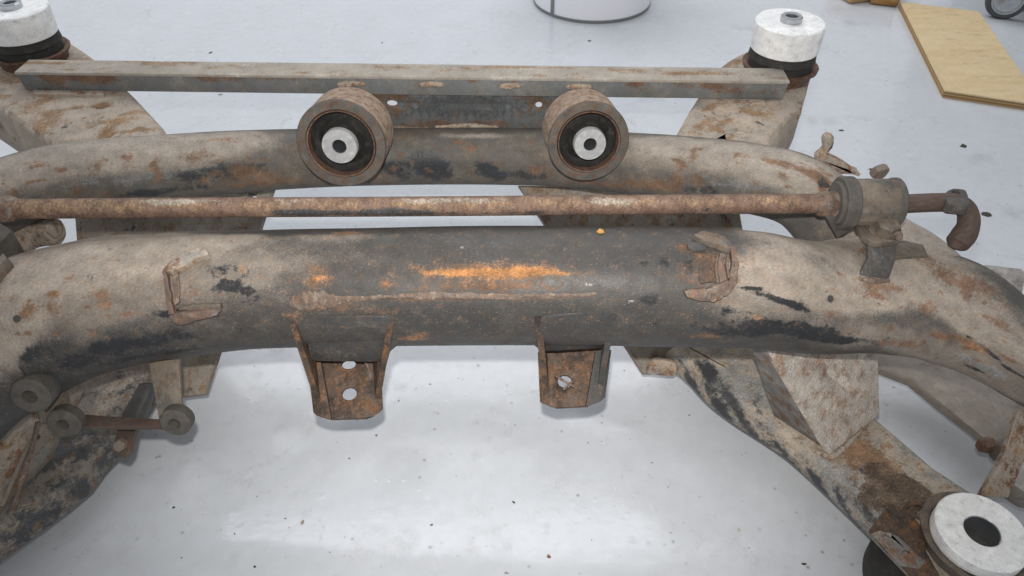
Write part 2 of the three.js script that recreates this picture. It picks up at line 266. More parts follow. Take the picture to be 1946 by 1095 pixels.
// shared materials
const M = {
  dusty: generic(COL.dust, [{ c: COL.grey, bias: -0.16, amp: 1, scale: 0.2, soft: 0.15, max: 0.55 }, { c: COL.rust, bias: -0.2, amp: 1.1, scale: 0.12, soft: 0.1, max: 0.85 }, { c: [146, 104, 60], bias: -0.27, amp: 1, scale: 0.09, soft: 0.12, max: 0.8 }, { c: COL.dark, bias: -0.5, amp: 1, scale: 0.05 }], { specks: 0.0012, rough0: 0.9 }),
  grey: generic([104, 106, 104], [{ c: COL.dust, bias: -0.1, amp: 1, scale: 0.2, soft: 0.2, max: 0.6 }, { c: COL.rust, bias: -0.12, amp: 1.1, scale: 0.1, soft: 0.12, max: 0.9 }, { c: COL.pink, bias: -0.25, amp: 1, scale: 0.07, max: 0.7 }], { specks: 0.001 }),
  slope: generic([126, 116, 102], [{ c: [132, 132, 128], bias: -0.05, amp: 0.8, scale: 0.25, soft: 0.3, max: 0.6, vary: 0.1 }, { c: [116, 84, 58], bias: -0.16, amp: 1, scale: 0.1, soft: 0.2, max: 0.8 }, { c: COL.black, bias: -0.42, amp: 1, scale: 0.14, soft: 0.12, max: 0.8 }], { specks: 0.001 }),
  bracket: generic([78, 60, 47], [{ c: [128, 84, 48], bias: -0.1, amp: 1, scale: 0.09, soft: 0.2, max: 0.8 }, { c: [52, 45, 40], bias: -0.14, amp: 1, scale: 0.12, soft: 0.18, max: 0.85 }, { c: COL.pink, bias: -0.3, amp: 1, scale: 0.1, max: 0.5 }], { specks: 0.003, mottle: 0.08, grain: 0.16 }, 0.0014),
  edge: generic([106, 82, 69], [{ c: [140, 98, 64], bias: -0.2, amp: 1, scale: 0.06, max: 0.8 }, { c: [84, 76, 70], bias: -0.1, amp: 1, scale: 0.08, max: 0.8 }, { c: COL.grey, bias: -0.34, amp: 1, scale: 0.05 }], { specks: 0.001 }, 0.001),
  weld: generic([98, 78, 66], [{ c: [142, 98, 62], bias: -0.2, amp: 1, scale: 0.06, soft: 0.16, max: 0.8 }, { c: [134, 124, 112], bias: -0.12, amp: 1, scale: 0.07, soft: 0.15, max: 0.75 }, { c: [66, 60, 57], bias: -0.26, amp: 1, scale: 0.05, max: 0.7 }], { specks: 0.003, rough0: 0.6 }, 0.0012),
  steelDark: generic([66, 66, 66], [{ c: [92, 74, 60], bias: -0.1, amp: 1, scale: 0.1, max: 0.7 }, { c: [110, 105, 98], bias: -0.26, amp: 1, scale: 0.12, max: 0.6 }], { specks: 0.001, rough0: 0.6 }),
  ringSteel: generic([94, 84, 74], [{ c: [84, 87, 86], bias: 0, amp: 1, scale: 0.14, soft: 0.2, max: 0.8 }, { c: [108, 72, 52], bias: -0.14, amp: 1, scale: 0.08, soft: 0.14, max: 0.7 }], { specks: 0.0008, rough0: 0.8 }),
  ringTop: generic([150, 126, 104], [{ c: COL.rust, bias: -0.12, amp: 1, scale: 0.08, max: 0.8 }, { c: COL.dust, bias: -0.1, amp: 1, scale: 0.1, max: 0.6 }], { rough0: 0.9 }),
  rustRim: generic([104, 74, 58], [{ c: [126, 92, 70], bias: -0.15, amp: 1, scale: 0.06, soft: 0.15, max: 0.7 }, { c: [62, 50, 43], bias: -0.22, amp: 1, scale: 0.06, max: 0.8 }], { mottle: 0.1 }, 0.002),
  lever: generic([84, 66, 57], [{ c: [104, 78, 62], bias: -0.1, amp: 1, scale: 0.08, soft: 0.2, max: 0.7 }, { c: [70, 70, 68], bias: -0.2, amp: 1, scale: 0.08, soft: 0.2, max: 0.7 }], { rough0: 0.7 }, 0.0008),
  clampSteel: generic([110, 98, 85], [{ c: [92, 76, 60], bias: -0.1, amp: 1, scale: 0.1, soft: 0.25, max: 0.7 }, { c: [130, 96, 62], bias: -0.42, amp: 1, scale: 0.05, max: 0.8 }, { c: [78, 78, 77], bias: -0.2, amp: 1, scale: 0.12, soft: 0.2, max: 0.7 }], { specks: 0.002 }),
  alu: generic([230, 231, 230], [{ c: [243, 243, 241], bias: 0, amp: 1, scale: 0.3, soft: 0.4, max: 0.7, rough: 0.7, vary: 0.08 }, { c: [168, 169, 166], bias: -0.3, amp: 1, scale: 0.07, soft: 0.2, max: 0.5, rough: 0.8, vary: 0.1 }, { c: [120, 120, 114], bias: -0.56, amp: 1, scale: 0.03, max: 0.6 }], { rough0: 0.6, grain: 0.05, mottle: 0.03 }, 0.0004),
  aluBright: new THREE.MeshStandardMaterial({ color: 0xb8bcc0, metalness: 0.9, roughness: 0.28 }),
  aluDull: generic([160, 162, 163], [{ c: [190, 190, 188], bias: -0.25, amp: 1, scale: 0.08, soft: 0.15, max: 0.7, rough: 0.6, vary: 0.1 }, { c: [118, 116, 110], bias: -0.4, amp: 1, scale: 0.06, max: 0.6 }], { rough0: 0.5, grain: 0.06, mottle: 0.04 }, 0.0005),
  cast: generic([146, 142, 136], [{ c: [176, 174, 170], bias: -0.2, amp: 1, scale: 0.08, soft: 0.2, max: 0.7, rough: 0.5, vary: 0.12 }, { c: [110, 102, 92], bias: -0.2, amp: 1, scale: 0.1, soft: 0.2, max: 0.6 }], { rough0: 0.5, grain: 0.07, specks: 0.002 }, 0.001),
  armAlloy: generic([128, 119, 108], [{ c: [148, 143, 136], bias: -0.3, amp: 1, scale: 0.1, soft: 0.35, max: 0.6 }, { c: [110, 96, 78], bias: -0.35, amp: 1, scale: 0.16, soft: 0.35, max: 0.6 }], { specks: 0.004 }, 0.001),
  rubber: generic([40, 39, 37], [{ c: [82, 76, 68], bias: -0.18, amp: 1, scale: 0.1, soft: 0.2, max: 0.5 }], { rough0: 0.75 }, 0.0008),
  rubberDusty: generic([78, 74, 69], [{ c: [106, 98, 88], bias: -0.15, amp: 0.8, scale: 0.16, soft: 0.35, max: 0.6, vary: 0.1 }, { c: [52, 50, 48], bias: -0.35, amp: 0.8, scale: 0.12, soft: 0.3, max: 0.6 }], { rough0: 0.85 }, 0.0005),
  hose: new THREE.MeshStandardMaterial({ color: 0x3c3b3a, roughness: 0.5 }),
};

// ------------------------------------------------------------------ floor
{
  const T = 2.4, W = 2048;
  const t = texture(W, W, T, T, [198, 202, 207], [
    { c: [184, 185, 187], bias: -0.34, amp: 1, scale: 0.5, soft: 0.25, max: 0.35, rough: 0.55, lift: 0, tooth: 0 },
    { c: [150, 138, 120], bias: -0.66, amp: 1.1, scale: 0.22, soft: 0.1, max: 0.5, rough: 0.7, lift: 0.05 },
    { c: [120, 112, 104], bias: -0.74, amp: 1.1, scale: 0.06, soft: 0.08, max: 0.7, rough: 0.8, stretch: 2, lift: 0.1 }], { grain: 0.006, mottle: 0.012, rough0: 0.17, sat: 1 });
  // roller texture, small pimples under the paint, scuffs, dirt specks
  const b = t.bumpMap.image.data, cm = t.map.image.data, at = (x, y) => 4 * ((((y % W) + W) % W) * W + (((x % W) + W) % W));
  for (let y = 0; y < W; y++) for (let x = 0; x < W; x++) b[4 * (y * W + x)] = 90 + 50 * (S(N2, x / 256, y / 256) - 0.5) + 30 * (S(N3, x / 170.667, y / 170.667) - 0.5);
  for (let k = 0; k < 5200; k++) {
    const x0 = rnd() * W | 0, y0 = rnd() * W | 0, r = 1.2 + 3.2 * rnd() ** 3, hgt = rr(25, 110) * (rnd() < 0.25 ? -0.5 : 1), R = Math.ceil(r * 2);
    for (let y = -R; y <= R; y++) for (let x = -R; x <= R; x++) { const i = at(x0 + x, y0 + y); b[i] = Math.max(0, Math.min(255, b[i] + hgt * Math.exp(-(x * x + y * y) / (r * r)))); }
  }
  const dab = (x0, y0, r, c, a) => { const R = Math.ceil(r * 1.6); for (let y = -R; y <= R; y++) for (let x = -R; x <= R; x++) { const i = at((x0 + x) | 0, (y0 + y) | 0), w = a * Math.exp(-(x * x + y * y) / (r * r)); for (let q = 0; q < 3; q++) cm[i + q] = cm[i + q] * (1 - w) + c[q] * w; } };
  for (let k = 0; k < 170; k++) {                                          // broken scuffs and dirt trails
    let x = rnd() * W, y = rnd() * W, a = rnd() * 6.28; const n = 10 + rnd() * 60, c = [[168, 156, 136], [150, 146, 140], [176, 170, 158]][k % 3], st = rr(0.08, 0.3);
    for (let q = 0; q < n; q++) { if (rnd() < 0.6) dab(x + rr(-2, 2), y + rr(-2, 2), rr(0.8, 2.6), c, st * rnd()); x += Math.cos(a) * 2.2; y += Math.sin(a) * 2.2; a += rr(-0.25, 0.25); }
  }
  for (let k = 0; k < 2600; k++) dab(rnd() * W, rnd() * W, 0.5 + 1.1 * rnd() ** 2, [[110, 104, 96], [84, 80, 76], [150, 136, 112]][k % 3], rr(0.15, 0.7));
  for (let k = 0; k < 26; k++) { const x = rnd() * W, y = rnd() * W; for (let q = 0; q < 40; q++) dab(x + rr(-26, 26), y + rr(-14, 14), rr(2, 7), [170, 168, 162], 0.12 * rnd()); }
  const g = new THREE.PlaneGeometry(14, 14); g.rotateX(-Math.PI / 2);
  const p = g.attributes.position, uv = g.attributes.uv; for (let i = 0; i < p.count; i++) uv.setXY(i, p.getX(i) / T, p.getZ(i) / T);
  const f = mesh('floor', g, matOf(t, 0.0006)); f.position.set(0, 0, -2); f.userData.kind = 'structure'; f.userData.label = 'pale grey painted workshop floor with fine grit'; 
}

// ------------------------------------------------------------------ roof lights (out of the picture)
for (const [x, y, z, l, w, , turn] of CEILING) {
  const g = group('ceiling_light', w > 0.5 ? 'large pale roof light panel mirrored softly in the floor' : 'long white strip light hanging above the subframe', 'light'); g.position.set(x, y, z); g.rotation.y = -turn;
  mesh('housing', new THREE.BoxGeometry(l + 0.04, 0.05, w + 0.04).translate(0, 0.028, 0), new THREE.MeshStandardMaterial({ color: 0xd8d8d8, roughness: 0.6 }), g);
  mesh('diffuser', new THREE.BoxGeometry(l, 0.006, w).translate(0, -0.002, 0), new THREE.MeshStandardMaterial({ color: 0xeeeeee, emissive: 0xffffff, emissiveIntensity: 0.8 }), g);
}

// ================================================================== the subframe
const sub = group('rear_subframe', 'rusty dust-covered steel car rear subframe lying on the workshop floor', 'subframe');
const part = (name, geo, mat, label) => mesh(name, geo, mat, sub, label);

// ---- front crossmember: a thick tube whose ends sweep back and widen into wings
const st = (px, cy, half, z, a = 1, e = 2.2) => { const p = atZ(px, cy, z), r = half * pxm(p); return [p, r * a, r, e]; };
const frontTube = part('front_crossmember', sweep([
  st(-190, 800, 150, 0.44), st(-60, 690, 138, 0.48), st(60, 622, 132, 0.515), st(190, 580, 124, 0.53), st(320, 562, 116, 0.536), st(500, 550, 109, 0.538), st(700, 546, 109, 0.537), st(900, 543, 110, 0.536), st(1100, 543, 110, 0.534),
  st(1280, 545, 111, 0.532), st(1420, 550, 108, 0.531), [V(0.305, 0.301, -0.54), 0.057, 0.051, 2.3], [V(0.372, 0.299, -0.548), 0.068, 0.044, 2.5], [V(0.432, 0.295, -0.53), 0.066, 0.039, 2.6], [V(0.488, 0.284, -0.479), 0.048, 0.033, 2.6], [V(0.56, 0.268, -0.415), 0.042, 0.031, 2.6]], 220, 64), M.grey);
dress(frontTube, 2048, 768, [58, 57, 56], [
  { c: [74, 69, 63], bias: -0.08, amp: 0.6, scale: 0.3, soft: 0.25, max: 0.6, marks: [[600, 480, 260, 50, 0.5], [450, 600, 200, 60, 0.4]], grit: 0.3 },
  { c: [124, 114, 103], bias: -0.5, amp: 0.5, scale: 0.3, soft: 0.3, grit: 0.5, vary: 0.06, rag: 0.1, lift: 0.05, tooth: 0.1, marks: [[200, 560, 260, 90, 0.9], [480, 500, 200, 60, 0.6], [640, 450, 180, 20, 0.5], [1450, 560, 150, 70, 0.8], [1700, 640, 200, 50, 0.8], [450, 640, 200, 40, 0.15], [1950, 700, 160, 60, 0.9], [1780, 690, 160, 36, 1.0], [1900, 720, 120, 36, 0.9]] },
  { c: [146, 135, 122], bias: -0.52, amp: 0.45, scale: 0.25, soft: 0.3, grit: 0.5, vary: 0.07, rag: 0.12, lift: 0.06, tooth: 0.1, marks: [[60, 520, 220, 80, 1.2], [250, 490, 160, 50, 0.8], [30, 640, 90, 50, 0.7], [420, 455, 130, 24, 0.6], [-50, 640, 90, 100, 1.1], [1460, 500, 90, 45, 0.8], [1600, 560, 180, 55, 1.2], [1700, 490, 160, 70, 1.2], [1850, 600, 140, 60, 1.2], [1600, 455, 150, 70, 1.1], [1480, 448, 90, 50, 0.9], [200, 462, 200, 60, 0.9], [1950, 670, 120, 40, 1]] },
  { c: [120, 122, 124], bias: -0.75, amp: 0.8, scale: 0.12, soft: 0.2, max: 0.7, rough: 0.7, marks: [[1700, 660, 90, 20, 0.9], [1860, 690, 80, 20, 0.9], [1440, 560, 50, 40, 0.6], [330, 620, 120, 25, 0.35], [160, 690, 60, 14, 0.6], [1340, 620, 60, 20, 0.3], [1780, 700, 120, 24, 0.8]] },
  { c: [36, 38, 41], bias: -0.56, amp: 0.95, scale: 0.12, soft: 0.13, rag: 0.4, grit: 0.3, rough: 0.42, vary: 0.15, lift: 0.02, marks: [[300, 640, 150, 30, 0.4], [480, 560, 120, 40, 0.2], [150, 690, 120, 20, 0.5], [60, 672, 36, 16, 0.9], [40, 700, 22, 16, 0.7], [185, 660, 16, 12, 0.9], [150, 690, 28, 10, 0.8], [300, 672, 130, 13, 0.95], [240, 655, 90, 14, 0.6], [432, 543, 22, 15, 1], [470, 552, 14, 9, 0.8], [330, 594, 42, 10, 1], [430, 520, 40, 40, 0.35], [1500, 622, 120, 20, 1.1], [1590, 648, 70, 10, 1], [1400, 635, 50, 14, 0.8], [1465, 565, 36, 10, 0.85, -0.4], [1520, 585, 40, 9, 0.8, -0.4], [1430, 548, 30, 6, 0.7], [1225, 500, 9, 7, 0.9], [1263, 497, 9, 15, 0.8], [1232, 570, 18, 16, 0.8], [1245, 615, 10, 7, 0.8], [1310, 505, 20, 22, 0.8], [1380, 590, 14, 16, 0.7], [1840, 640, 14, 7, 0.9], [1890, 678, 30, 7, 1, -0.5], [1850, 700, 26, 6, 0.9], [1925, 706, 24, 6, 1], [1150, 560, 30, 14, 0.6]] },
  { c: [116, 82, 58], bias: -0.62, amp: 1.1, scale: 0.09, soft: 0.3, rag: 0.5, grit: 0.4, max: 0.8, marks: [[200, 565, 16, 26, 0.9], [100, 585, 14, 30, 0.8, 0.3], [60, 590, 20, 24, 0.6], [130, 530, 20, 10, 0.7, 0.7], [360, 560, 40, 14, 0.6], [1345, 510, 70, 60, 0.7], [1310, 470, 34, 14, 0.8], [1680, 545, 60, 14, 0.8], [1760, 585, 30, 24, 0.9], [1720, 655, 80, 12, 0.9], [1800, 640, 50, 14, 1], [1870, 560, 50, 24, 0.6], [1800, 520, 50, 24, 0.7], [1900, 620, 50, 20, 0.7], [1340, 640, 40, 10, 0.8], [930, 545, 150, 12, 0.8], [700, 590, 130, 12, 0.5], [600, 575, 60, 18, 0.9], [800, 566, 160, 8, 0.8], [1000, 564, 140, 8, 0.8], [610, 510, 40, 26, 0.6], [1660, 560, 40, 20, 0.6], [-20, 560, 40, 50, 0.6], ...scatter(0, 470, 260, 640, 22, 3, 13), ...scatter(1560, 450, 1940, 640, 46, 3, 15), ...scatter(1640, 640, 1940, 720, 26, 4, 18, 0.9), ...scatter(450, 440, 1280, 640, 20, 2, 8, 0.5)] },
  { c: [146, 98, 62], bias: -0.6, amp: 1.1, scale: 0.06, soft: 0.35, rag: 0.6, grit: 0.5, max: 0.75, vary: 0.35, marks: [[600, 535, 30, 20, 1], [735, 540, 14, 12, 1], [658, 443, 28, 13, 1], [790, 642, 30, 16, 1], [640, 617, 34, 8, 0.7], [462, 513, 11, 10, 0.9], [200, 580, 14, 10, 0.6], [1850, 660, 34, 18, 0.8], [1830, 645, 44, 12, 0.7], [1440, 604, 10, 7, 0.9], [560, 600, 22, 12, 0.7], [930, 540, 150, 16, 0.7], [920, 512, 150, 20, 0.9]] },
  { c: [172, 112, 58], bias: -0.6, amp: 0.9, scale: 0.06, soft: 0.35, rag: 0.5, grit: 0.5, max: 0.85, vary: 0.3, marks: [[930, 517, 95, 11, 1.1], [850, 518, 46, 8, 0.8], [1010, 514, 44, 13, 0.9], [960, 530, 70, 8, 0.6], [600, 530, 14, 9, 0.8], [735, 540, 6, 6, 0.8], [1080, 520, 30, 6, 0.5]] },
  { c: [196, 192, 184], bias: -0.95, amp: 0.9, scale: 0.04, soft: 0.12, max: 0.7, rough: 0.5, marks: [[890, 470, 30, 10, 0.8], [1075, 475, 12, 14, 0.8], [960, 565, 14, 8, 0.9], [1010, 560, 20, 8, 0.9], [1120, 540, 24, 14, 0.7], [1195, 575, 26, 6, 0.9, 0.6], [1230, 525, 16, 8, 0.6], [1340, 440, 30, 6, 0.7], [740, 522, 12, 5, 0.7], [820, 520, 22, 6, 0.8]] },
], { specks: 0.003, rough0: 0.5, grain: 0.07, mottle: 0.05 }, 0.0008);

// ---- rear crossmember
const rearTube = part('rear_crossmember', sweep([
  st(-160, 470, 66, 0.57), st(-60, 410, 64, 0.62), st(40, 360, 64, 0.665), st(150, 333, 62, 0.70), st(280, 322, 61, 0.73), st(420, 310, 58, 0.77), st(540, 303, 55, 0.81), st(700, 299, 52, 0.84), st(900, 297, 52, 0.84), st(1060, 300, 53, 0.82), st(1190, 310, 56, 0.78),
  st(1310, 322, 60, 0.735), st(1420, 338, 64, 0.70), st(1520, 366, 66, 0.665), [V(0.372, 0.302, -0.632), 0.048, 0.043, 2.3], [V(0.412, 0.294, -0.582), 0.052, 0.043, 2.4], [V(0.437, 0.283, -0.53), 0.047, 0.04, 2.4], [V(0.45, 0.272, -0.50), 0.03, 0.03, 2.4]], 180, 56), M.grey);
dress(rearTube, 1536, 512, [84, 82, 78], [
  { c: [106, 94, 80], bias: 0.0, amp: 0.8, scale: 0.25, soft: 0.2, max: 0.7 },
  { c: [128, 118, 106], bias: -0.45, amp: 0.5, scale: 0.3, soft: 0.3, grit: 0.5, vary: 0.06, rag: 0.1, marks: [[150, 310, 200, 40, 0.9], [400, 290, 140, 30, 0.7], [1250, 300, 120, 30, 0.7], [1450, 320, 150, 40, 0.9], [1680, 430, 120, 80, 1]] },
  { c: [146, 136, 124], bias: -0.46, amp: 0.45, scale: 0.25, soft: 0.28, grit: 0.5, vary: 0.07, rag: 0.12, marks: [[60, 312, 110, 50, 1.1], [200, 284, 120, 48, 1.1], [330, 276, 120, 42, 0.9], [440, 264, 90, 38, 0.8], [1250, 276, 90, 38, 0.9], [1400, 290, 110, 46, 1.1], [1530, 330, 70, 40, 1.2], [1620, 380, 80, 60, 1.2], [1700, 450, 80, 60, 1.2], [1780, 480, 80, 40, 1.2], [900, 258, 120, 10, 0.6]] },
  { c: [116, 120, 124], bias: -0.75, amp: 0.8, scale: 0.15, soft: 0.2, max: 0.6, rough: 0.6, marks: [[180, 345, 120, 16, 0.9], [330, 330, 60, 20, 0.6], [1400, 350, 100, 16, 0.9], [1240, 320, 60, 14, 0.6]] },
  { c: [44, 47, 51], bias: -0.58, amp: 0.9, scale: 0.13, soft: 0.2, rag: 0.4, grit: 0.3, rough: 0.5, vary: 0.15, marks: [[400, 330, 80, 20, 0.8], [470, 320, 40, 16, 0.5], [820, 318, 40, 34, 1.1], [750, 320, 40, 26, 0.8], [930, 325, 40, 24, 0.9], [1000, 335, 50, 14, 0.8], [1330, 360, 40, 14, 0.8], [300, 365, 90, 10, 0.8]] },
  { c: [116, 82, 58], bias: -0.6, amp: 1.1, scale: 0.1, soft: 0.28, rag: 0.5, grit: 0.4, max: 0.8, marks: [[70, 316, 24, 8, 0.9], [65, 345, 20, 6, 0.9], [185, 318, 9, 14, 0.9], [245, 300, 10, 16, 0.9], [300, 330, 9, 22, 0.9], [370, 300, 26, 18, 0.6], [460, 330, 60, 30, 0.7], [520, 345, 60, 14, 0.9], [1150, 350, 90, 12, 0.9], [1290, 320, 12, 30, 0.9], [1250, 350, 60, 16, 0.7], [1020, 330, 40, 20, 0.7], [880, 280, 60, 10, 0.6], [700, 335, 40, 12, 0.8], [1480, 310, 40, 10, 0.7], [1560, 340, 40, 14, 0.6], [420, 265, 60, 8, 0.6], ...scatter(0, 290, 520, 370, 40, 3, 13), ...scatter(1200, 280, 1600, 370, 34, 3, 13), ...scatter(740, 260, 1040, 345, 24, 3, 14), ...scatter(1560, 330, 1780, 500, 26, 3, 12)] },
], { specks: 0.0016, rough0: 0.6, grain: 0.07, mottle: 0.05 }, 0.0009);

// ---- two rear arms: box sections from the rear crossmember back to the bushes
const ARM = 0.352;
function rearArm(top, holes, label) {
  const p = top.map(([x, y]) => atH(x, y, ARM));
  const g = sheet(p, 0.075, { bevel: 0.009, seg: 4, smooth: 1.0, holes: holes.map(([x, y, r]) => [atH(x, y, ARM), r, r * 1.1]), round: 0.03, own: true });
  return part('rear_arm', g, M.dusty, label);
}
const armL = rearArm([[-110, 60], [10, 48], [110, 62], [180, 108], [255, 180], [318, 248], [300, 282], [150, 296], [75, 262], [-10, 200], [-120, 130]], [[194, 197, 0.0072], [168, 234, 0.0072], [196, 256, 0.006]]);
const armR = rearArm([[1372, 118], [1420, 92], [1500, 88], [1548, 118], [1530, 190], [1462, 275], [1430, 295], [1300, 292], [1276, 266], [1320, 190]], [[1373, 213, 0.0072], [1412, 243, 0.0072], [1404, 262, 0.006]]);
for (const [a, marks, blk] of [[armL, [[120, 120, 50, 16, 0.8], [70, 140, 60, 18, 0.7], [60, 200, 30, 24, 0.6], [90, 230, 26, 36, 0.8], [215, 230, 50, 8, 0.8], [250, 215, 26, 10, 0.7], [150, 205, 60, 6, 0.7], [240, 250, 60, 6, 0.6], [110, 90, 60, 20, 0.5], [20, 150, 40, 20, 0.4]], [[122, 240, 10, 12, 1]]], [armR, [[1395, 120, 30, 12, 0.8], [1350, 205, 30, 8, 0.7], [1440, 215, 26, 30, 0.7], [1370, 235, 40, 10, 0.8], [1330, 240, 40, 8, 0.8], [1500, 150, 30, 12, 0.5], [1410, 185, 60, 7, 0.7]], [[1445, 235, 7, 12, 1]]]])
  dress(a, 768, 512, COL.dust, [
    { c: [128, 124, 116], bias: -0.2, amp: 0.9, scale: 0.16, soft: 0.2, max: 0.6 },
    { c: [126, 94, 64], bias: -0.45, amp: 1.1, scale: 0.09, soft: 0.28, rag: 0.5, grit: 0.35, max: 0.8, marks: [...marks, ...(a === armL ? scatter(0, 70, 300, 270, 40, 3, 16) : scatter(1290, 100, 1530, 270, 40, 3, 14))] }, { c: [150, 112, 70], bias: -0.55, amp: 1, scale: 0.07, soft: 0.25, rag: 0.5, grit: 0.35, max: 0.7, marks: marks.map((m) => [m[0], m[1], m[2], m[3], m[4] * 0.5]) },
    { c: COL.black, bias: -0.8, amp: 0.6, scale: 0.05, soft: 0.1, marks: blk, rough: 0.5 }], { specks: 0.0016, rough0: 0.9, grain: 0.1 }, 0.0012);

// ---- stiffening angle bar across both arms
{
  const fl = atH(44, 152, ARM + 0.012), f0 = atH(50, 173, ARM), f1 = atH(1487, 191, ARM), dir = f1.clone().sub(f0), L = dir.length(); dir.normalize();
  const hgt = 0.026, dep = 0.036, t = 0.0045, back = V().crossVectors(V(0, 1, 0), dir).normalize();
  const at = (s, u, d) => f0.clone().addScaledVector(dir, s).addScaledVector(V(0, 1, 0), u).addScaledVector(back, d);
  const bar = part('stiffener_bar', sheet([at(0, 0.001, 0), at(L, 0.001, 0), at(L + 0.003, hgt, 0), at(-0.004, hgt, 0)], t, { bevel: 0.0012, own: true }), M.grey, 'rusty steel angle bar spanning both rear arms');
  const rustBar = [[100, 150, 60, 14, 0.7], [170, 148, 40, 12, 0.6], [235, 152, 50, 8, 0.5], [420, 150, 50, 12, 0.6], [540, 148, 60, 8, 0.6], [1210, 160, 20, 12, 0.8], [1350, 165, 60, 12, 0.7], [1440, 175, 50, 8, 0.5], [900, 150, 20, 8, 0.6]];
  dress(bar, 1536, 96, [104, 107, 108], [{ c: [126, 118, 106], bias: -0.12, amp: 0.9, scale: 0.15, soft: 0.2, max: 0.6 }, { c: [110, 76, 54], bias: -0.45, amp: 1, scale: 0.1, soft: 0.12, max: 0.85, marks: rustBar, stretch: 2 }], { specks: 0.001, rough0: 0.7 }, 0.001);
  const topF = mesh('top_flange', sheet([at(-0.004, hgt + 0.0008, -0.0012), at(L + 0.003, hgt + 0.0008, -0.0012), at(L + 0.003, hgt + 0.0008, dep), at(-0.004, hgt + 0.0008, dep)], t, { bevel: 0.0018, own: true, away: V(0, -1, 0) }), M.dusty, bar);
  dress(topF, 1536, 96, [158, 150, 138], [{ c: [136, 102, 70], bias: -0.3, amp: 1, scale: 0.1, stretch: 3, soft: 0.12, max: 0.85, marks: [[100, 120, 90, 5, 0.6], [300, 118, 90, 5, 0.4], [1000, 128, 100, 5, 0.5], [1300, 140, 100, 6, 0.5]] }, { c: [190, 186, 178], bias: -0.4, amp: 1, scale: 0.12, stretch: 3, max: 0.6 }], { specks: 0.001, rough0: 0.9 }, 0.001);
  // spacer strips and beads where the bar is welded on
  mesh('weld_strip', sheet([atH(62, 178, ARM + 0.004), atH(196, 180, ARM + 0.004), atH(200, 172, ARM + 0.004), atH(62, 170, ARM + 0.004)], 0.006, { bevel: 0.001 }), M.dusty, bar);
  mesh('weld_strip', sheet([atH(1400, 195, ARM + 0.004), atH(1482, 197, ARM + 0.004), atH(1484, 189, ARM + 0.004), atH(1400, 188, ARM + 0.004)], 0.006, { bevel: 0.001 }), M.dusty, bar);
  for (const [x0, x1, y] of [[640, 695, 160], [795, 845, 161], [947, 992, 163], [1075, 1125, 165]]) { const z = hit(bar, (x0 + x1) / 2, y); if (!z) continue; const zz = -z.p.z - 0.001; mesh('weld_bead', bead([atZ(x0, y + 1, zz), atZ((x0 + x1) / 2, y - 1, zz), atZ(x1, y, zz)], [0.003, 0.004, 0.003], 0.3), M.dusty, bar); }
  // upright web between bar and rear crossmember, with two slots
  const zW = -f0.z + (f1.z - f0.z) * -0.5 + 0.006;
  const web = part('centre_web', sheet([[625, 168], [1130, 172], [1120, 210], [1060, 215], [1040, 262], [945, 266], [760, 264], [728, 258], [705, 205], [640, 210]].map(([x, y]) => atZ(x, y, zW)), 0.004, { bevel: 0.0012, own: true, holes: [[atZ(745, 197, zW), 0.0068, 0.0042], [atZ(1024, 200, zW), 0.0045, 0.0042]] }), M.grey, 'grey web plate with two slots below the angle bar');
  dress(web, 768, 256, [96, 100, 102], [{ c: [70, 73, 75], bias: -0.3, amp: 1, scale: 0.06, soft: 0.1, max: 0.8, marks: [[880, 200, 110, 24, 0.7]], ridge: true }, { c: [104, 74, 52], bias: -0.35, amp: 1, scale: 0.08, soft: 0.14, max: 0.85, marks: [[740, 190, 40, 30, 0.5], [720, 175, 60, 10, 0.4], [1020, 190, 30, 30, 0.5], [880, 236, 130, 8, 0.6], [640, 180, 40, 14, 0.6]] }], { specks: 0.0012, rough0: 0.7 }, 0.0012);
  mesh('weld_bead', bead([[826, 242], [880, 241], [948, 243]].map(([x, y]) => atZ(x, y, zW - 0.004)), [0.003, 0.0045, 0.003], 0.3), M.dusty, web);
  mesh('weld_bead', bead([[735, 240], [770, 243], [815, 243]].map(([x, y]) => atZ(x, y, zW - 0.003)), [0.002, 0.003, 0.002], 0.3), M.weld, web);
}

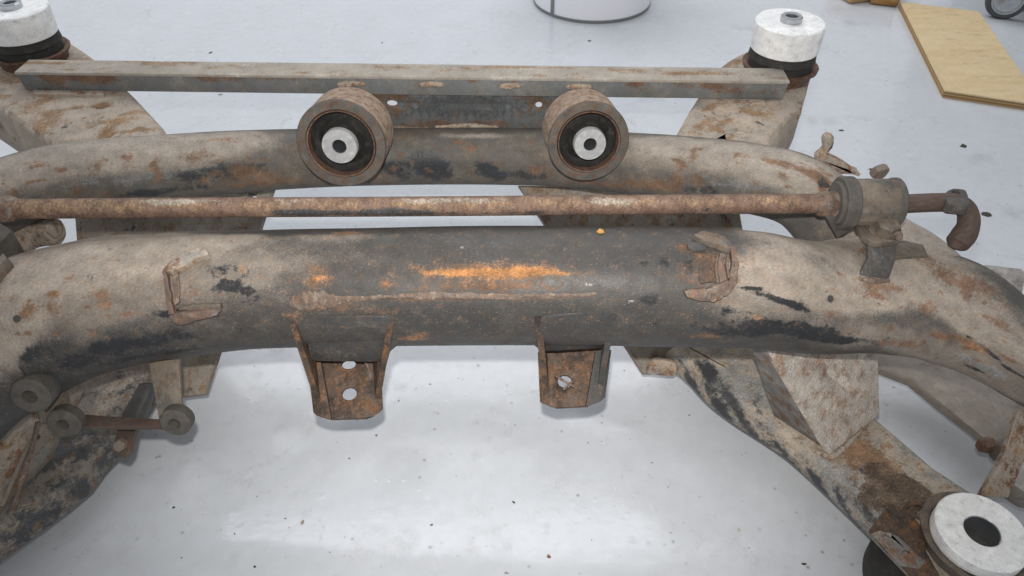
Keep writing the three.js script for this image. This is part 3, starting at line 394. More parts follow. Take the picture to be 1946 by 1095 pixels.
// ---- four body mounts (three in view)
const AH = 0.10;                                                            // top of the front arms
function bodyMount(c, r, { boss, hole, rimR, rimY, rubY, y0, y1, low }, label) {
  const m = new THREE.Group(); m.name = 'body_mount'; m.userData.label = label; m.position.copy(c); sub.add(m);
  const O = V(), A = V(0, 1, 0);
  const rimG = turned(O, A, [[rimR - 0.006, rimY - 0.03], [rimR - 0.004, rimY - 0.004], [rimR + 0.001, rimY], [rimR + 0.002, rimY + 0.004], [rimR - 0.002, rimY + 0.005], [rimR - 0.008, rimY]], 56, 0.2, 1);
  const p = rimG.attributes.position; for (let i = 0; i < p.count; i++) { const a = Math.atan2(p.getZ(i), p.getX(i)); if (p.getY(i) > rimY - 0.002) { const k = 1 + 0.03 * (S(N3, a / 6.2832, 0.3) - 0.5); p.setXYZ(i, p.getX(i) * k, p.getY(i) + 0.003 * (S(N2, a / 6.2832, 0.7) - 0.5), p.getZ(i) * k); } }
  mesh('rim', rimG, low ? M.clampSteel : M.rustRim, m);
  mesh('rubber', turned(O, A, [[r * 0.7, rimY - 0.01], [rimR - 0.006, rimY + 0.0005], [rimR - 0.007, rubY * 0.5 + rimY * 0.5], [rimR - 0.004, rubY * 0.6 + rimY * 0.4], [rimR - 0.005, rubY - 0.002], [r * 0.92, rubY + 0.001]], 56, 0.2, 0.8), M.rubber, m);
  if (low) {
    mesh('aluminium_spacer', turned(O, A, [[r * 0.98, y0], [r, y0 + 0.001], [r, y1 - 0.0014], [r - 0.0014, y1], [hole + 0.0012, y1], [hole, y1 - 0.0012], [hole, y1 - 0.07]], 64, 0.2), M.alu, m, 'chalky white aluminium disc with a bored hole');
    mesh('inner_sleeve', turned(O, A, [[hole - 0.0008, y1 - 0.065], [hole - 0.0008, y1 - 0.002], [hole - 0.0002, y1 - 0.0013]], 48), M.aluBright, m);
    mesh('bore_end', turned(O, A, [[0.0001, AH + 0.003], [hole, AH + 0.003]], 32), M.steelDark, m);
  } else {
    mesh('aluminium_spacer', turned(O, A, [[r * 0.97, y0], [r * 0.99, y0 + 0.001], [r, y1 - 0.0016], [r - 0.0016, y1], [hole, y1], [hole, y1 - 0.04]], 64, 0.2), M.alu, m, 'chalky white aluminium spacer disc');
    mesh('boss', turned(O, A, [[boss, y1 - 0.002], [boss, y1 + 0.006], [boss - 0.0012, y1 + 0.0075], [hole, y1 + 0.0075], [hole - 0.001, y1 + 0.006], [hole - 0.001, y1 - 0.035]], 40), M.aluBright, m, 'machined shiny centre boss');
  }
  return m;
}
const rearMount = { boss: 0.0135, hole: 0.0088, rimR: 0.047, rimY: 0.012, rubY: 0.036, y0: 0.0375, y1: 0.073 };
{
  const c = atH(1503, 40, ARM + 0.073); bodyMount(V(c.x, ARM, c.z), 0.0437, rearMount, 'right rear body mount with white aluminium spacer');
  const d = atH(22, 14, ARM + 0.073); bodyMount(V(d.x, ARM, d.z), 0.0437, rearMount, 'left rear body mount with white aluminium spacer');
}

// ---- two differential bushes pressed into rings on the rear crossmember
function diffBush(px, py, wpx, z, yaw, label) {
  const g = new THREE.Group(); g.name = 'differential_bush'; g.userData.label = label; sub.add(g);
  const c = atZ(px, py, z), R = wpx / 2 * pxm(c), ax = V(Math.sin(yaw), 0.2, Math.cos(yaw)).normalize();
  mesh('housing', turned(c, ax, [[R * 0.8, -0.055], [R * 0.985, -0.055], [R * 0.985, -0.004]], 72, 0.2), M.ringTop, g, 'dusty tan outer shell');
  mesh('ring', turned(c, ax, [[R * 0.985, -0.0045], [R, -0.003], [R, -0.001], [R * 0.985, 0.0005], [R * 0.79, 0.0005], [R * 0.775, -0.002], [R * 0.775, -0.05]], 72, 0.2), M.ringSteel, g);
  mesh('rust_lip', turned(c, ax, [[R * 0.77, -0.05], [R * 0.772, -0.002], [R * 0.765, 0.0016], [R * 0.735, 0.0012], [R * 0.722, -0.003], [R * 0.722, -0.05]], 72, 0.2), M.rustRim, g);
  mesh('rubber', turned(c, ax, [[R * 0.725, -0.008], [R * 0.70, -0.017], [R * 0.6, -0.021], [R * 0.48, -0.016], [R * 0.42, -0.004], [R * 0.395, 0.002], [R * 0.38, 0.002]], 72, 0.2, 1.2), M.rubber, g, 'black hollow rubber cone');
  mesh('sleeve', turned(c, ax, [[R * 0.395, -0.01], [R * 0.4, 0.006], [R * 0.385, 0.0085], [R * 0.3, 0.009], [R * 0.165, 0.0092], [R * 0.155, 0.0075], [R * 0.155, -0.04]], 56, 0.12), M.aluDull, g, 'corroded bare aluminium sleeve');
  mesh('bore', turned(c, ax, [[R * 0.153, -0.03], [R * 0.152, 0.0065], [R * 0.154, 0.0074]], 40), M.aluBright, g);
  mesh('bore_end', turned(c, ax, [[0.0001, -0.028], [R * 0.154, -0.028]], 24), M.steelDark, g);
  return g;
}
diffBush(648, 274, 171, 0.745, -0.04, 'rubber differential bush beside the long slot of the web');
diffBush(1119, 270, 156, 0.74, 0.1, 'rubber differential bush beside the round hole of the web');

// ---- anti-roll bar, clamped on top
const BARY = [[-60, 397], [60, 397], [300, 395], [700, 393], [1100, 390], [1400, 388], [1580, 387]];
const BH = 0.385, barP = BARY.map(([x, y]) => atH(x, y, BH));
const rb = 19 * pxm(barP[3]);
const arb = part('anti_roll_bar', sweep(barP.map((p) => [p, rb, rb, 2]), 90, 28), M.grey, 'rusted round anti-roll bar running across');
dress(arb, 2048, 128, [116, 92, 76], [
  { c: [140, 112, 82], bias: -0.12, amp: 1, scale: 0.07, soft: 0.16, max: 0.8, marks: [[100, 395, 200, 40, 0.3]] }, { c: [92, 68, 57], bias: -0.1, amp: 1.1, scale: 0.07, soft: 0.16, max: 0.8, marks: [[300, 408, 300, 7, 0.3], [1300, 400, 280, 10, 0.25]] },
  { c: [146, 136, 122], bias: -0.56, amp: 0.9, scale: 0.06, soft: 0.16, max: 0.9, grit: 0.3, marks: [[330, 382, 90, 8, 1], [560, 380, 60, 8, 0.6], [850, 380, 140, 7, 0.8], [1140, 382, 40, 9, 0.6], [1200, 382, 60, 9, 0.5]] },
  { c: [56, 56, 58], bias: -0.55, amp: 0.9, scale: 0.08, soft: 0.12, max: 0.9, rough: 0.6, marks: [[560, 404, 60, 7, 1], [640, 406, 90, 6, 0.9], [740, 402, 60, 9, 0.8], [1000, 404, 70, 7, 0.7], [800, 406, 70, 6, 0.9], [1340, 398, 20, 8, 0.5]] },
  { c: [150, 98, 62], bias: -0.42, amp: 1, scale: 0.035, max: 0.7 }, { c: [86, 60, 50], bias: -0.38, amp: 1, scale: 0.03, max: 0.7 }], { specks: 0.006, rough0: 0.85, grain: 0.12 }, 0.0014);
{
  const ax = V(1, 0, 0), c0 = atH(1572, 387, BH);
  mesh('collar', turned(atH(1578, 388, BH), ax, [[rb, -0.014], [rb * 1.22, -0.011], [rb * 1.3, -0.002], [rb * 1.3, 0.004], [rb * 1.1, 0.006]], 32, 0.2, 1), M.weld, arb);
  mesh('collar', turned(atH(8, 397, BH), ax, [[rb * 1.1, -0.02], [rb * 1.5, -0.014], [rb * 1.35, 0.002], [rb * 1.3, 0.008], [rb, 0.013]], 32, 0.2, 1), M.weld, arb);
  // outer end: straight, then bent forward and down to a rounded tip, with a drilled eye
  const bar2 = [[1600, 387], [1700, 388], [1780, 385], [1815, 386]].map(([x, y]) => [atH(x, y, BH), rb * 0.95, rb * 0.95, 2]);
  const q = bar2[3][0], tip = [[1836, 398, BH - 0.004, 0.96], [1841, 425, BH - 0.014, 1.05], [1832, 447, BH - 0.024, 1.2], [1820, 462, BH - 0.031, 1.15], [1814, 470, BH - 0.034, 0.7], [1812, 474, BH - 0.036, 0.2]].map(([x, y, h, k]) => [atH(x, y, h), rb * k, rb * k, 2]);
  mesh('lever_end', sweep([...bar2, ...tip], 80, 28), M.lever, arb, 'bent rusty brown lever end');
  mesh('end_eye', sheet([[1797, 372], [1800, 360], [1816, 357], [1836, 359], [1842, 372], [1846, 392], [1800, 388]].map(([x, y]) => atH(x, y, BH + rb * 0.9)), 0.012, { bevel: 0.002, round: 0.006, holes: [[atH(1818, 366, BH + rb * 0.9), 0.005, 0.0035]], away: V(0, -1, 0) }), M.steelDark, arb);
}
// ---- clamp of the anti-roll bar on the right wing
{
  const g = new THREE.Group(); g.name = 'bar_clamp'; g.userData.label = 'steel clamp holding the anti-roll bar on the right wing'; sub.add(g);
  const c = atH(1640, 386, BH), u = pxm(c), ax = V(1, 0, 0);
  const rub = (x0, x1, r) => turned(c, ax, [[rb, (x0 - 1640) * u], [r * 0.94, (x0 - 1640) * u], [r, (x0 - 1640) * u + 0.0015], [r, (x1 - 1640) * u - 0.0015], [r * 0.94, (x1 - 1640) * u], [rb, (x1 - 1640) * u]], 40, 0.2, 0.5);
  mesh('rubber_bush', rub(1592, 1618, 0.0258), M.rubberDusty, g); mesh('rubber_bush', rub(1690, 1704, 0.0245), M.rubberDusty, g); mesh('rubber_bush', rub(1585, 1596, 0.021), M.rubberDusty, g);
  const z0 = c.clone(); // pointed foot of the rubber below the bar
  mesh('rubber_foot', sheet([[1568, 412], [1612, 402], [1632, 428], [1592, 455]].map(([x, y]) => atZ(x, y, -c.z - 0.012)), 0.03, { bevel: 0.002 }), M.rubberDusty, g);
  // strap: half pipe with a flat flange in front
  const sh = new THREE.Shape(), R = 0.0228, t = 0.0034; sh.absarc(0, 0, R, -0.35, Math.PI + 0.5, false); sh.absarc(0, 0, R - t, Math.PI + 0.5, -0.35, true);
  let sg = new THREE.ExtrudeGeometry(sh, { depth: 76 * u, bevelEnabled: true, bevelSize: 0.0006, bevelThickness: 0.0006, bevelSegments: 2, curveSegments: 32 }); sg.rotateY(Math.PI / 2); sg.translate(c.x - 24 * u, c.y, c.z); sg = clean(boxUV(toCreasedNormals(sg, 0.6)));
  mesh('strap', sg, M.clampSteel, g);
  const hF = BH - 0.016;
  const flange = mesh('flange', sheet([[1622, 422], [1702, 414], [1716, 436], [1708, 458], [1662, 462], [1642, 452]].map(([x, y]) => atH(x, y, hF)), 0.006, { bevel: 0.0015, round: 0.006, away: V(0, -1, 0) }), M.clampSteel, g);
  const bC = atH(1680, 441, hF); 
  mesh('bolt_washer', turned(bC, V(0, 1, 0.15), [[0.0001, 0.003], [0.0135, 0.003], [0.0145, 0.002], [0.0145, -0.001]], 32), M.clampSteel, flange);
  mesh('bolt_head', turned(bC, V(0, 1, 0.15), [[0.0001, 0.0135], [0.0098, 0.0135], [0.0113, 0.012], [0.0113, 0.002]], 6, 0.2, 0.3), M.clampSteel, flange);
  mesh('stud_end', turned(atH(1700, 447, hF + 0.004), V(0.2, 0.6, 1), [[0.0001, 0.008], [0.004, 0.007], [0.0045, 0.004], [0.0045, -0.012]], 20), M.weld, g);
  // leg welded to the wing
  const a = [[1646, 456], [1706, 452], [1694, 520], [1632, 522]];
  { const [b1, b2] = onSurface(frontTube, [[1690, 531], [1632, 527]], 0.0005), t1 = atH(1650, 461, hF - 0.003), t2 = atH(1708, 457, hF - 0.003), mid = (p, q, k) => p.clone().lerp(q, 0.4).add(V(k, 0, 0.002));
    mesh('leg', sheet([t1, t2, mid(t2, b1, 0.002), b1, b2, mid(t1, b2, 0.004)], 0.005, { bevel: 0.0012 }), M.steelDark, g, 'bare dark steel leg welded to the wing'); }
  const wb = onSurface(frontTube, [[1630, 529], [1650, 533], [1670, 535], [1692, 533]], 0.0); if (wb.length > 2) mesh('weld_bead', bead(wb, [0.002, 0.003, 0.002], 0.3), M.weld, g);
  const wp = onSurface(frontTube, [[1640, 470], [1745, 462], [1762, 490], [1690, 496]], 0.003); if (wp.length === 4) mesh('foot_plate', sheet(wp, 0.004, { bevel: 0.001, away: V(0, -1, 0) }), M.clampSteel, g);
}
// ---- left clamp: only its foot and a tab show
{
  const g = new THREE.Group(); g.name = 'bar_clamp'; g.userData.label = 'clamp foot at the left end of the anti-roll bar'; sub.add(g);
  mesh('rubber_foot', sheet([[-30, 405], [22, 436], [10, 452], [-40, 490]].map(([x, y]) => atH(x, y, BH - 0.03)), 0.03, { bevel: 0.002 }), M.rubberDusty, g);
  mesh('tab', sheet([[4, 362], [12, 334], [26, 360]].map(([x, y]) => atZ(x, y, 0.66)), 0.004, { bevel: 0.001 }), M.steelDark, g);
  mesh('bracket_end', sweep([[-40, 480, 46], [20, 455, 34], [70, 440, 28], [108, 442, 24]].map(([x, y, r]) => { const p = atH(x, y, 0.30); return [p, r * pxm(p), r * pxm(p), 2.6]; }), 24, 24), M.dusty, g);
}
// small ears behind the right wing
function ear(pts, h, label) { const m = part('bracket_ear', sheet(pts.map(([x, y, k]) => atH(x, y, h + (k ?? 0))), 0.004, { bevel: 0.0012, round: 0.006, smooth: 1 }), M.dusty, label); return m; }
{
  const z = 0.70;
  const e1 = part('bracket_ear', sheet([[1550, 300], [1568, 288], [1565, 268], [1576, 258], [1588, 262], [1584, 280], [1574, 296], [1600, 308], [1640, 335], [1560, 330]].map(([x, y]) => atZ(x, y, z)), 0.012, { bevel: 0.003, round: 0.005 }), M.dusty, 'rounded ear standing behind the right rear tube');
  mesh('ear_slot', sheet([[1572, 290], [1582, 282], [1585, 270], [1577, 282]].map(([x, y]) => atZ(x, y, z - 0.0004)), 0.002, { bevel: 0.0004 }), M.steelDark, e1);
  part('bracket_ear', sheet([[1655, 340], [1668, 326], [1688, 320], [1694, 324], [1684, 338], [1672, 345]].map(([x, y]) => atZ(x, y, 0.66)), 0.012, { bevel: 0.003, round: 0.005 }), M.clampSteel, 'small curled ear behind the bar clamp');
  part('mounting_tab', sheet([[1556, 352], [1564, 338], [1580, 356], [1560, 362]].map(([x, y]) => atZ(x, y, 0.635)), 0.005, { bevel: 0.001 }), M.steelDark);
  part('mounting_tab', sheet([[1508, 205], [1526, 203], [1524, 222], [1510, 240], [1496, 238]].map(([x, y]) => atZ(x, y, 0.84)), 0.014, { bevel: 0.003, round: 0.006 }), M.dusty, 'dark tab on the outer side of the right rear arm');
}

// ---- sloping side links from the rear crossmember down to the floor, under the bar
{
  const top = (x, y) => atZ(x, y, 0.845), low = (x, y) => atH(x, y, 0.06);
  const R = part('side_link', sheet([top(985, 352), top(1400, 360), low(1460, 700), low(1290, 712), low(1224, 712)], 0.012, { bevel: 0.002, tile: 0.35 }), M.slope, 'sloping pressed side link on the right');
  mesh('seam', sheet([atZ(1200, 425, 0.79), atZ(1204, 425, 0.79), atZ(1204, 445, 0.775), atZ(1200, 445, 0.775)], 0.004, { bevel: 0.0008 }), M.steelDark, R);
  const Lk = part('side_link', sheet([top(520, 354), top(150, 372), low(170, 790), low(345, 758), low(398, 752)], 0.012, { bevel: 0.002, holes: [[atZ(478, 372, 0.83), 0.005]] }), M.slope, 'sloping pressed side link on the left');
  // foot of the right link: bent lip
  mesh('foot_lip', sheet([low(1224, 712), low(1285, 708), atH(1288, 690, 0.085), atH(1240, 672, 0.085)], 0.006, { bevel: 0.002, round: 0.01 }), M.dusty, R);
}

// ---- front arms, low over the floor, to the front body mounts
const armFR = part('front_arm', sheet([...smooth([[1262, 690], [1302, 722], [1342, 764], [1392, 802], [1442, 834], [1492, 868], [1542, 912], [1590, 958], [1640, 1006], [1700, 1068], [1770, 1140]]).map(([x, y]) => atH(x, y, 0.066).setY(AH)), ...[[2010, 1150], [2040, 1050], [1960, 992], [1880, 945], [1780, 880], [1680, 795], [1560, 690], [1480, 630], [1330, 610]].map(([x, y]) => atH(x, y, AH))], 0.048, { bevel: 0.018, seg: 5, smooth: 1.2, own: true }), M.dusty, 'mottled front arm running to the bored aluminium mount');
dress(armFR, 1024, 1024, [160, 147, 130], [
  { c: COL.grey, bias: -0.15, amp: 0.9, scale: 0.14, soft: 0.18, max: 0.7, marks: [[1400, 740, 60, 60, 0.5], [1600, 930, 50, 50, 0.6], [1690, 1010, 50, 40, 0.5]] },
  { c: [124, 88, 58], bias: -0.36, amp: 1.1, scale: 0.07, soft: 0.25, rag: 0.5, grit: 0.35, max: 0.8, marks: [[1600, 840, 60, 30, 0.5], [1680, 900, 60, 30, 0.5], [1640, 860, 60, 40, 0.5]] },
  { c: [50, 51, 53], bias: -0.55, amp: 0.9, scale: 0.13, soft: 0.25, rag: 0.4, grit: 0.3, rough: 0.5, marks: [[1350, 720, 40, 18, 0.8, -0.7], [1390, 760, 40, 14, 0.7, -0.7], [1330, 690, 40, 16, 0.5], [1320, 735, 40, 16, 0.9, -0.75], [1370, 782, 50, 15, 0.9, -0.65], [1430, 825, 60, 15, 0.9, -0.6], [1490, 862, 60, 14, 0.9, -0.7], [1550, 915, 60, 13, 0.8, -0.75], [1605, 965, 60, 12, 0.8, -0.75], [1640, 900, 16, 44, 0.55], [1660, 985, 50, 14, 0.8], [1440, 770, 30, 12, 0.5, -0.7]] },
  { c: [82, 66, 52], bias: -0.75, amp: 0.6, scale: 0.1, soft: 0.06, max: 0.85, marks: [[1690, 910, 60, 34, 1.2], [1660, 950, 40, 40, 1], [1740, 940, 40, 30, 0.9], [1720, 970, 40, 20, 0.8]], vary: 0.5 },
], { specks: 0.003, rough0: 0.8, grain: 0.12 }, 0.0016);
{
  const c = atH(1868, 1008, 0.13);
  bodyMount(V(c.x, 0, c.z), 0.0437, { hole: 0.0172, rimR: 0.051, rimY: 0.112, rubY: 0.1145, y0: 0.1135, y1: 0.13, low: true }, 'right front body mount with bored aluminium disc');
  part('bump_rubber', turned(V(c.x, 0, c.z), V(0, 1, 0), [[0.04, 0.0], [0.07, 0.001], [0.076, 0.006], [0.077, 0.03], [0.073, 0.04], [0.04, 0.05]], 64, 0.2, 0.9), M.rubber, 'round black rubber under the right front mount');
  // torn sheet flap with two slots
  const fl = part('torn_flap', sheet([[1652, 1008], [1668, 986], [1690, 955], [1722, 968], [1752, 1000], [1762, 1050], [1790, 1100], [1810, 1140], [1770, 1140], [1720, 1080], [1680, 1040]].map(([x, y]) => atH(x, y, AH + 0.009)), 0.004, { bevel: 0.001, holes: [[atH(1687, 1018, AH + 0.009), 0.0042, 0.0024], [atH(1722, 1050, AH + 0.009), 0.0042, 0.0024]] }), M.bracket, 'torn rusty sheet flap with two slots');
  mesh('bare_patch', sheet([[1656, 1015], [1672, 1008], [1705, 1018], [1740, 1050], [1760, 1068], [1748, 1080], [1712, 1075], [1680, 1040]].map(([x, y]) => atH(x, y, AH + 0.0105)), 0.002, { bevel: 0.0006, holes: [[atH(1687, 1018, AH + 0.0105), 0.0042, 0.0024], [atH(1722, 1050, AH + 0.0105), 0.0042, 0.0024]] }), M.grey, fl);
  mesh('raised_edge', bead([[1718, 968], [1735, 958], [1756, 962], [1758, 985]].map(([x, y]) => atH(x, y, AH + 0.006)), [0.002, 0.003, 0.002], 0.4), M.bracket, fl);
}
// gusset between crossmember and right front arm
{
  const a = [1418, 655], r = [1452, 668], e = [1576, 866];
  const G = (x, y, h) => atH(x, y, h), ridgeT = G(1455, 660, 0.255), ridgeB = G(1576, 866, AH + 0.001), gR = G(1672, 788, AH + 0.002);
  const gus = part('gusset', sheet([ridgeT, onPlane(1669, 668, ridgeT, ridgeB, gR), gR, ridgeB], 0.005, { bevel: 0.001, holes: [[onPlane(1574, 704, ridgeT, ridgeB, gR), 0.0026, 0.004]], own: true }), M.grey, 'large flat gusset plate with one small hole');
  dress(gus, 512, 512, [182, 174, 163], [{ c: [192, 188, 180], bias: -0.1, amp: 1, scale: 0.12, max: 0.7 }, { c: [142, 104, 78], bias: -0.24, amp: 1.1, scale: 0.07, soft: 0.3, grit: 0.5, max: 0.75, marks: [[1480, 700, 20, 40, 0.4], [1560, 690, 60, 16, 0.3], [1600, 760, 60, 40, 0.2]] }, { c: [176, 160, 140], bias: -0.36, amp: 1, scale: 0.07, max: 0.7 }], { specks: 0.003, rough0: 0.8, grain: 0.14 }, 0.0016);
  mesh('gusset_side', sheet([ridgeT.clone().add(V(-0.001, 0, 0.0)), ridgeB.clone().add(V(-0.001, 0, 0)), G(1470, 790, AH + 0.001), G(1418, 650, 0.25)], 0.005, { bevel: 0.001 }), M.grey, gus);
  mesh('weld_bead', bead([[1540, 850], [1576, 868], [1610, 845], [1650, 805]].map(([x, y]) => atH(x, y, AH + 0.001)), [0.002, 0.0035, 0.003, 0.002], 0.4), M.dusty, gus);
}
// left front arm and gusset
const armFL = part('front_arm', sheet([[-160, 1200], [-40, 1105], [0, 1064], [60, 1020], [130, 968], [175, 930], [200, 895], [226, 868], [262, 820], [330, 715], [200, 640], [60, 650], [-260, 900]].map(([x, y], i) => atH(x, y, i < 10 ? 0.06 : AH - 0.01).setY(AH - 0.01)), 0.044, { bevel: 0.016, seg: 5, smooth: 1.2, own: true }), M.dusty, 'dark mottled front arm at the hose bracket');
dress(armFL, 768, 1024, [112, 105, 96], [
  { c: COL.dust, bias: -0.35, amp: 1, scale: 0.15, soft: 0.2, max: 0.7, marks: [[230, 740, 60, 26, 0.9], [40, 1000, 40, 40, 0.4]] },
  { c: [58, 60, 62], bias: -0.22, amp: 0.9, scale: 0.12, soft: 0.14, rough: 0.55, marks: [[60, 1000, 60, 40, 0.4], [150, 930, 40, 30, 0.4], [100, 860, 60, 40, 0.5], [200, 860, 30, 40, 0.4]] },
  { c: [118, 84, 56], bias: -0.3, amp: 1, scale: 0.08, soft: 0.12, max: 0.8 }], { specks: 0.003, rough0: 0.7, grain: 0.12 }, 0.0014);
{
  const rT = atH(74, 800, 0.15), rB = atH(24, 974, AH - 0.006);
  const g = part('gusset', sheet([rT, rB, atH(-120, 1040, AH - 0.008), atH(-200, 860, 0.2), atH(-60, 720, 0.22), atH(66, 762, 0.2)], 0.006, { bevel: 0.001 }), M.dusty, 'tan dusty gusset plate below the left bolt boss');
  mesh('gusset_side', sheet([rT.clone().add(V(0.001, 0, -0.001)), rB.clone().add(V(0.001, 0, -0.001)), atH(120, 880, AH - 0.008), atH(180, 700, 0.15), atH(100, 740, 0.2)], 0.005, { bevel: 0.001 }), M.slope, g);
  mesh('weld_bead', bead([rT, rT.clone().lerp(rB, 0.5), rB], [0.002, 0.003, 0.002], 0.4), M.weld, g);
}

// ---- details on the front crossmember
function mountBracket(k, label) {
  const g = new THREE.Group(); g.name = 'mount_bracket'; g.userData.label = label; sub.add(g);
  const hF = 0.212, hB = 0.238, F = (x, y, h = hF) => atH(x, y, h), B = (x, y, h = hB) => atH(x, y, h);
  const tp = (x, y, d = 0.002) => { const r = hit(frontTube, x, y); return r.p.addScaledVector(r.n, d); };
  mesh('base_plate', sheet([F(...k.fl), F(...k.fr), B(...k.br), B(...k.bl)], 0.005, { bevel: 0.0012, holes: [[atH(...k.h1, (hF + hB) / 2 - 0.002), 0.0074, 0.0066], [atH(...k.h2, hB - 0.002), 0.0072, 0.005]] }), M.bracket, g);
  for (const [sd, mat] of [[k.l, M.bracket], [k.r, k.dark ? M.steelDark : M.bracket]]) {
    const top = tp(...sd.top), fr = [top], bk = [top.clone().add(V(0, -0.035, -0.03))], lo = F(...sd.low), lb = B(...sd.lowB);
    for (const t of [0.25, 0.5, 0.75, 1]) { fr.push(top.clone().lerp(lo, t)); bk.push(bk[0].clone().lerp(lb, t)); }
    for (let q = 1; q <= 5; q++) { const t = q / 5, f = F(...sd.end), b = B(...sd.endB), c1 = F(...sd.cor), c2 = B(...sd.corB), bez = (a, c, e) => a.clone().multiplyScalar((1 - t) ** 2).addScaledVector(c, 2 * t * (1 - t)).addScaledVector(e, t * t); fr.push(bez(lo, c1, f)); bk.push(bez(lb, c2, b)); }
    mesh('side_plate', bent(fr, bk, 0.0058, sd.flip), mat, g);
  }
  mesh('doubler_plate', sheet(k.dbl.map(([x, y, d]) => d ? atH(x, y, d) : tp(x, y, 0.003)), 0.003, { bevel: 0.001, round: 0.008 }), M.steelDark, g);
  return g;
}
mountBracket({ fl: [628, 797], fr: [698, 795], br: [702, 668], bl: [600, 670], h1: [663, 747], h2: [661, 690],
  l: { flip: 1, top: [551, 614], low: [603, 776], cor: [608, 799], end: [632, 798], lowB: [592, 682], corB: [594, 690], endB: [612, 688] }, r: { flip: -1, top: [750, 606], low: [721, 770], cor: [717, 797], end: [694, 796], lowB: [716, 678], corB: [715, 686], endB: [698, 685] },
  dbl: [[578, 600], [744, 598], [762, 650], [718, 686, 0.262], [590, 688, 0.262]] }, 'heavily rusted hanging bracket with a clear round hole');
mountBracket({ dark: true, fl: [1056, 775], fr: [1118, 772], br: [1150, 648], bl: [1036, 655], h1: [1074, 724], h2: [1056, 676],
  l: { flip: 1, top: [1016, 600], low: [1034, 758], cor: [1036, 776], end: [1058, 775], lowB: [1030, 668], corB: [1031, 675], endB: [1050, 674] }, r: { flip: -1, top: [1171, 598], low: [1144, 745], cor: [1137, 771], end: [1112, 773], lowB: [1154, 662], corB: [1152, 671], endB: [1130, 670] },
  dbl: [[1030, 600], [1166, 596], [1160, 664, 0.268], [1030, 674, 0.268], [1004, 652]] }, 'dark hanging bracket with swarf in its hole');
// wires and swarf lying in the brackets
part('wire_sliver', bead([[692, 684, 0.246], [702, 705, 0.238], [704, 735, 0.229], [700, 768, 0.221]].map(([x, y, h]) => atH(x, y, h)), [0.0012], 0.1), M.edge);
part('wire_sliver', bead([[1052, 712, 0.235], [1068, 722, 0.234], [1092, 736, 0.232]].map(([x, y, h]) => atH(x, y, h)), [0.0016, 0.001], 0.2), M.weld);
part('wire_sliver', bead([[1070, 742, 0.228], [1082, 730, 0.231], [1090, 724, 0.233]].map(([x, y, h]) => atH(x, y, h)), [0.0012], 0.2), M.edge);
// long weld seam and scars
part('weld_seam', ridge(frontTube, [[550, 580, 0.003, 0.001], [565, 576, 0.008, 0.0022], [600, 571, 0.010, 0.0026], [632, 572, 0.007, 0.002], [650, 569, 0.0028, 0.0013], [700, 566, 0.0022, 0.0012], [770, 564, 0.0026, 0.0013], [820, 562, 0.004, 0.0016], [880, 563, 0.0034, 0.0014], [960, 564, 0.0026, 0.0012], [1060, 562, 0.0022, 0.001], [1135, 559, 0.0015, 0.0006]], { jag: 0.32, sq: 2 }), M.weld, 'rusty weld seam along the front crossmember');
// torn plate lying on a mesh: outline in photo pixels, ragged edge
function patch(m, poly, lift, thick, jag = 1.2) {
  const out = []; poly.forEach(([x, y], i) => { const [x2, y2] = poly[(i + 1) % poly.length], n = Math.max(1, Math.round(Math.hypot(x2 - x, y2 - y) / 7)); for (let k = 0; k < n; k++) { const t = k / n; out.push([lerp(x, x2, t) + rr(-jag, jag), lerp(y, y2, t) + rr(-jag, jag)]); } });
  return sheet(onSurface(m, out, lift), thick, { bevel: 0.0011, smooth: 0.5 });
}
function remnant(pieces, label) {
  const g = new THREE.Group(); g.name = 'broken_bracket'; g.userData.label = label; sub.add(g);
  for (const [mat, poly, lift, thick] of pieces) mesh('torn_plate', patch(frontTube, poly, lift, thick), mat, g);
  return g;
}
remnant([
  [M.dusty, [[316, 520], [330, 502], [352, 490], [378, 483], [400, 486], [401, 494], [374, 499], [352, 514], [332, 524]], 0.0085, 0.008],
  [M.edge, [[313, 522], [321, 520], [325, 545], [329, 572], [336, 592], [325, 592], [318, 570]], 0.0075, 0.008],
  [M.weld, [[328, 522], [340, 520], [342, 545], [343, 572], [334, 580], [330, 550]], 0.003, 0.004],
  [M.edge, [[330, 596], [345, 588], [380, 585], [412, 582], [426, 583], [420, 591], [392, 598], [352, 607], [336, 604]], 0.0105, 0.010],
  [M.clampSteel, [[342, 586], [348, 579], [390, 575], [424, 576], [424, 583], [380, 586]], 0.006, 0.006]], 'torn-off bracket remnant with an open corner, left of the weld seam');
remnant([
  [M.clampSteel, [[1316, 455], [1334, 450], [1362, 454], [1386, 468], [1392, 482], [1378, 480], [1352, 470], [1330, 464]], 0.007, 0.007],
  [M.weld, [[1384, 478], [1394, 480], [1402, 505], [1400, 530], [1390, 548], [1378, 546], [1384, 525], [1388, 502]], 0.0085, 0.0085],
  [M.weld, [[1390, 545], [1378, 560], [1352, 570], [1326, 568], [1302, 562], [1296, 552], [1312, 548], [1340, 548], [1362, 540], [1378, 536]], 0.0085, 0.0085],
  [M.edge, [[1366, 484], [1376, 486], [1374, 512], [1378, 534], [1366, 538], [1362, 512]], 0.004, 0.005],
  [M.weld, [[1378, 492], [1384, 494], [1383, 514], [1386, 530], [1380, 530], [1377, 510]], 0.006, 0.006],
  [M.steelDark, [[1304, 468], [1320, 464], [1342, 470], [1340, 478], [1318, 480], [1306, 476]], 0.0035, 0.004],
  [M.bracket, [[1320, 484], [1360, 484], [1362, 536], [1330, 540], [1326, 512]], 0.0015, 0.002]], 'torn-off curled bracket remnant beside the right wing');
part('torn_tab', sheet(onSurface(frontTube, [[-10, 498], [20, 500], [26, 508], [2, 534], [-16, 536]], 0.012), 0.012, { bevel: 0.001 }), M.clampSteel);
